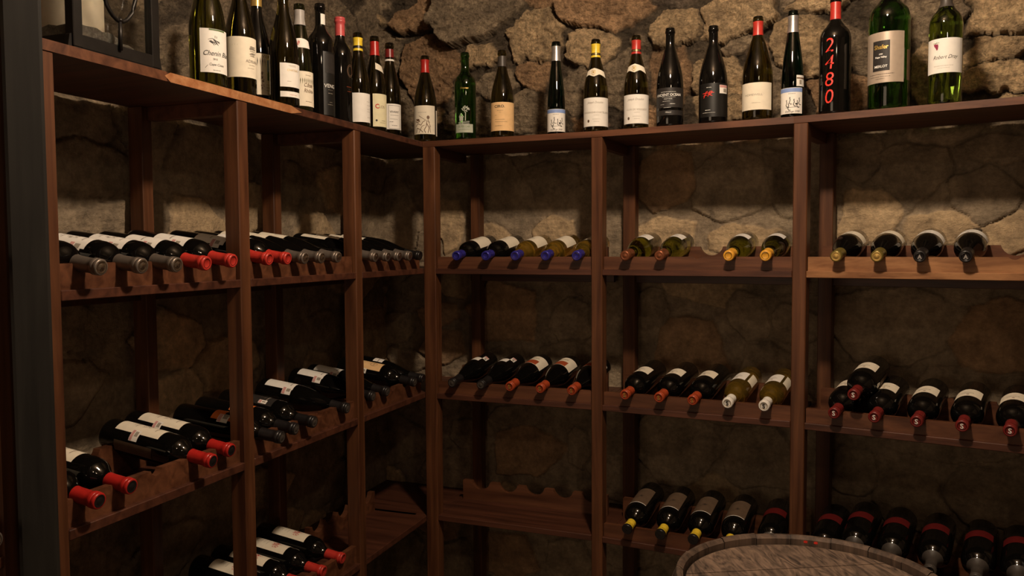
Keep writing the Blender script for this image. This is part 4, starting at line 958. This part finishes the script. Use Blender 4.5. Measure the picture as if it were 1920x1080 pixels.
k0 = len(m.v); m.v += [(m.v[i][0], m.v[i][1], .008) for i in rim]; n = len(rim)
m.f += [(rim[i], k0 + i, k0 + (i + 1) % n, rim[(i + 1) % n]) for i in range(n)] + [tuple(range(k0, k0 + n))]
lp('sand_bed', m, 'sand')
cx, cy = -.033, .000
cd = thing('candle', 'thick cream pillar candle standing in the sand inside the lantern', 'candle', None, lt.matrix_world @ Matrix.Translation((cx + .012, cy, .046)))
m = MB(); m.lathe([(0, .0), (.058, .0), (.060, .003), (.060, .225), (.057, .232), (.045, .230), (0, .224)], 40); m.build('wax_body', M['wax'], cd, smooth=True, sharp=60)
m = MB(); m.tube([(0, 0, .222), (.001, 0, .234), (.003, 0, .242)], .0012, 6); m.build('wick', M['ink'], cd)

# ------------------------------------------------------------------ black steel column
px, py = .114, -1.633
m = MB(); a = math.radians(-24)
col = thing('steel_column', 'dark square steel column in front of the left end of the rack, floor to ceiling', 'column', None, Matrix.Translation((px, py, FLOOR)) @ Matrix.Rotation(math.radians(53), 4, 'Z'))
hw = .0302
m.box(-hw, hw, -hw * .6, hw * .6, .0, CEIL - FLOOR, b=.005); m.build('column_shaft', M['pillar'], col)
m = MB(); m.box(-.06, .06, -.05, .05, .0, .010, b=.001); m.build('base_plate', M['pillar'], col)

# ------------------------------------------------------------------ barrel
BT = -.700; BH = BT - FLOOR; BR = .277
br = thing('wine_barrel', 'weathered oak wine barrel standing upright in the bottom right foreground', 'barrel', None, Matrix.Translation((1.362, -.835, FLOOR)) @ Matrix.Rotation(.5, 4, 'Z'))
def brad(z):
    t = (z / BH) * 2 - 1; return BR + .065 * (1 - t * t)
ns = 22; rs = random.Random(5); cuts = np.cumsum([rs.uniform(.75, 1.3) for _ in range(ns)]); cuts = cuts / cuts[-1] * 2 * PI; a0 = 0
m = MB()
zs = np.linspace(0, BH - .004, 18)
for a1 in cuts:
    g_ = .0028; aa = np.linspace(a0 + g_, a1 - g_, 5); dz = rs.uniform(-.0012, .0012); n = len(aa)
    prof = [(brad(z), z) for z in zs] + [(brad(BH) - .001, BH + dz), (brad(BH) - .008, BH + dz), (brad(BH) - .015, BH - .007 + dz), (brad(BH) - .0145, BH - .05)]
    vs = [(r * math.cos(t), r * math.sin(t), z) for r, z in prof for t in aa]; fs = []
    for j in range(len(prof) - 1):
        for i in range(n - 1): fs.append((j * n + i, j * n + i + 1, (j + 1) * n + i + 1, (j + 1) * n + i))
    # stave sides
    K = len(prof)
    for i in (0, n - 1):
        for j in range(K - 5, K - 1): pass
    m.add(vs, fs); a0 = a1
m.build('staves', M['stave'], br)
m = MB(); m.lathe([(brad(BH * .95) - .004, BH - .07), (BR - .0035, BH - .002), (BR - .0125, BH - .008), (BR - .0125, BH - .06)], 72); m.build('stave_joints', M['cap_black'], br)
# head of planks
m = MB(); hr = BR - .0200; e = [-hr, -.19, -.115, -.04, .035, .11, .185, hr]
for x0, x1 in zip(e[:-1], e[1:]):
    x0 += .0006; x1 -= .0006; top = []; N_ = 14
    f = lambda x: math.sqrt(max(hr * hr - x * x, 0))
    xs = np.linspace(x0, x1, N_)
    poly = [(x, -f(x)) for x in xs] + [(x, f(x)) for x in xs[::-1]]
    poly = [p for i, p in enumerate(poly) if i == 0 or math.hypot(p[0] - poly[i - 1][0], p[1] - poly[i - 1][1]) > 1e-5]
    k = len(poly); zt = BH - .021 + rs.uniform(-.0006, .0006)
    m.add([(y, x, zt) for x, y in poly] + [(y, x, zt - .02) for x, y in poly], [tuple(range(k - 1, -1, -1)), tuple(range(k, 2 * k))] + [(i, (i + 1) % k, (i + 1) % k + k, i + k) for i in range(k)])
m.build('barrel_head', M['barrel'], br)
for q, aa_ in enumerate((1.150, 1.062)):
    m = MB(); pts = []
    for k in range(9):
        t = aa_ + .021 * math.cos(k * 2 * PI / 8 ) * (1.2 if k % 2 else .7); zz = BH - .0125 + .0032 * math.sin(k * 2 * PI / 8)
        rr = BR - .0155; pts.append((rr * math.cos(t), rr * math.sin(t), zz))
    m.add(pts, [tuple(range(9))]); m.build('red_glint', M['redpaint_glint'], br)  # red light glints on the inner rim, put in as coloured patches
for z in (.02, .14, .26, BH - .30, BH - .18, BH - .06):
    m = MB(); m.lathe([(brad(z) + .0005, z), (brad(z) + .0025, z), (brad(z + .035) + .0025, z + .035), (brad(z + .035) + .0005, z + .035)], 72); m.build('hoop', M['hoop'], br, smooth=True, sharp=40)

# ------------------------------------------------------------------ lights (ceiling lamps of the cellar, plus an added area fill behind the viewer)
def lamp(name, loc, power, size, col, spot=None, aim=None):
    l = bpy.data.lights.new(name, 'SPOT' if spot else 'POINT'); l.energy = power; l.color = col; l.shadow_soft_size = size
    if spot: l.spot_size = math.radians(spot); l.spot_blend = 1.0
    o = bpy.data.objects.new(name, l); C.objects.link(o); o.location = loc
    if aim: o.rotation_euler = (Vector(aim) - Vector(loc)).to_track_quat('-Z', 'Y').to_euler()
    return o
WARM = (1.0, .79, .58)
lamp('ceiling_light', (1.22, -1.26, 1.17), 88, .06, WARM)
lamp('ceiling_light', (1.9, -2.7, 1.1), 8, .05, (1.0, .74, .50))
al = bpy.data.lights.new('fill_light', 'AREA'); al.shape = 'RECTANGLE'; al.size = 1.6; al.size_y = 1.0; al.energy = 10; al.color = (1.0, .74, .50)
ao = bpy.data.objects.new('fill_light', al); C.objects.link(ao); ao.location = (.15, -4.2, -.3); ao.rotation_euler = Vector((.22, 1, 0)).to_track_quat('-Z', 'Y').to_euler()  # added area fill that lifts the dim lower bays, not a cellar lamp
wd = bpy.data.worlds.new('cellar_dimness'); SC.world = wd; wd.use_nodes = True
wd.node_tree.nodes['Background'].inputs[0].default_value = (1.0, .6, .35, 1); wd.node_tree.nodes['Background'].inputs[1].default_value = .01

# ------------------------------------------------------------------ camera
yaw, pitch, roll, F = .3879, -.0505, -.0056, 1529.1
f = Vector((-math.sin(yaw) * math.cos(pitch), math.cos(yaw) * math.cos(pitch), math.sin(pitch)))
r = Vector((math.cos(yaw), math.sin(yaw), 0)); u = r.cross(f)
r, u = math.cos(roll) * r + math.sin(roll) * u, -math.sin(roll) * r + math.cos(roll) * u
cam = bpy.data.cameras.new('camera'); cam.sensor_width = 36; cam.lens = 36 * F / 1920; cam.clip_start = .02
co = bpy.data.objects.new('camera', cam); C.objects.link(co)
mm = Matrix.Identity(4)
for k in range(3): mm[k][0] = r[k]; mm[k][1] = u[k]; mm[k][2] = -f[k]; mm[k][3] = CAM[k]
co.matrix_world = mm
SC.camera = co
vs_ = SC.view_settings; vs_.view_transform = 'Standard'; vs_.look = 'None'; vs_.gamma = 1; vs_.use_curve_mapping = False; vs_.exposure = 0.15
SC.cycles.max_bounces = 10; SC.cycles.transmission_bounces = 8; SC.cycles.use_denoising = True
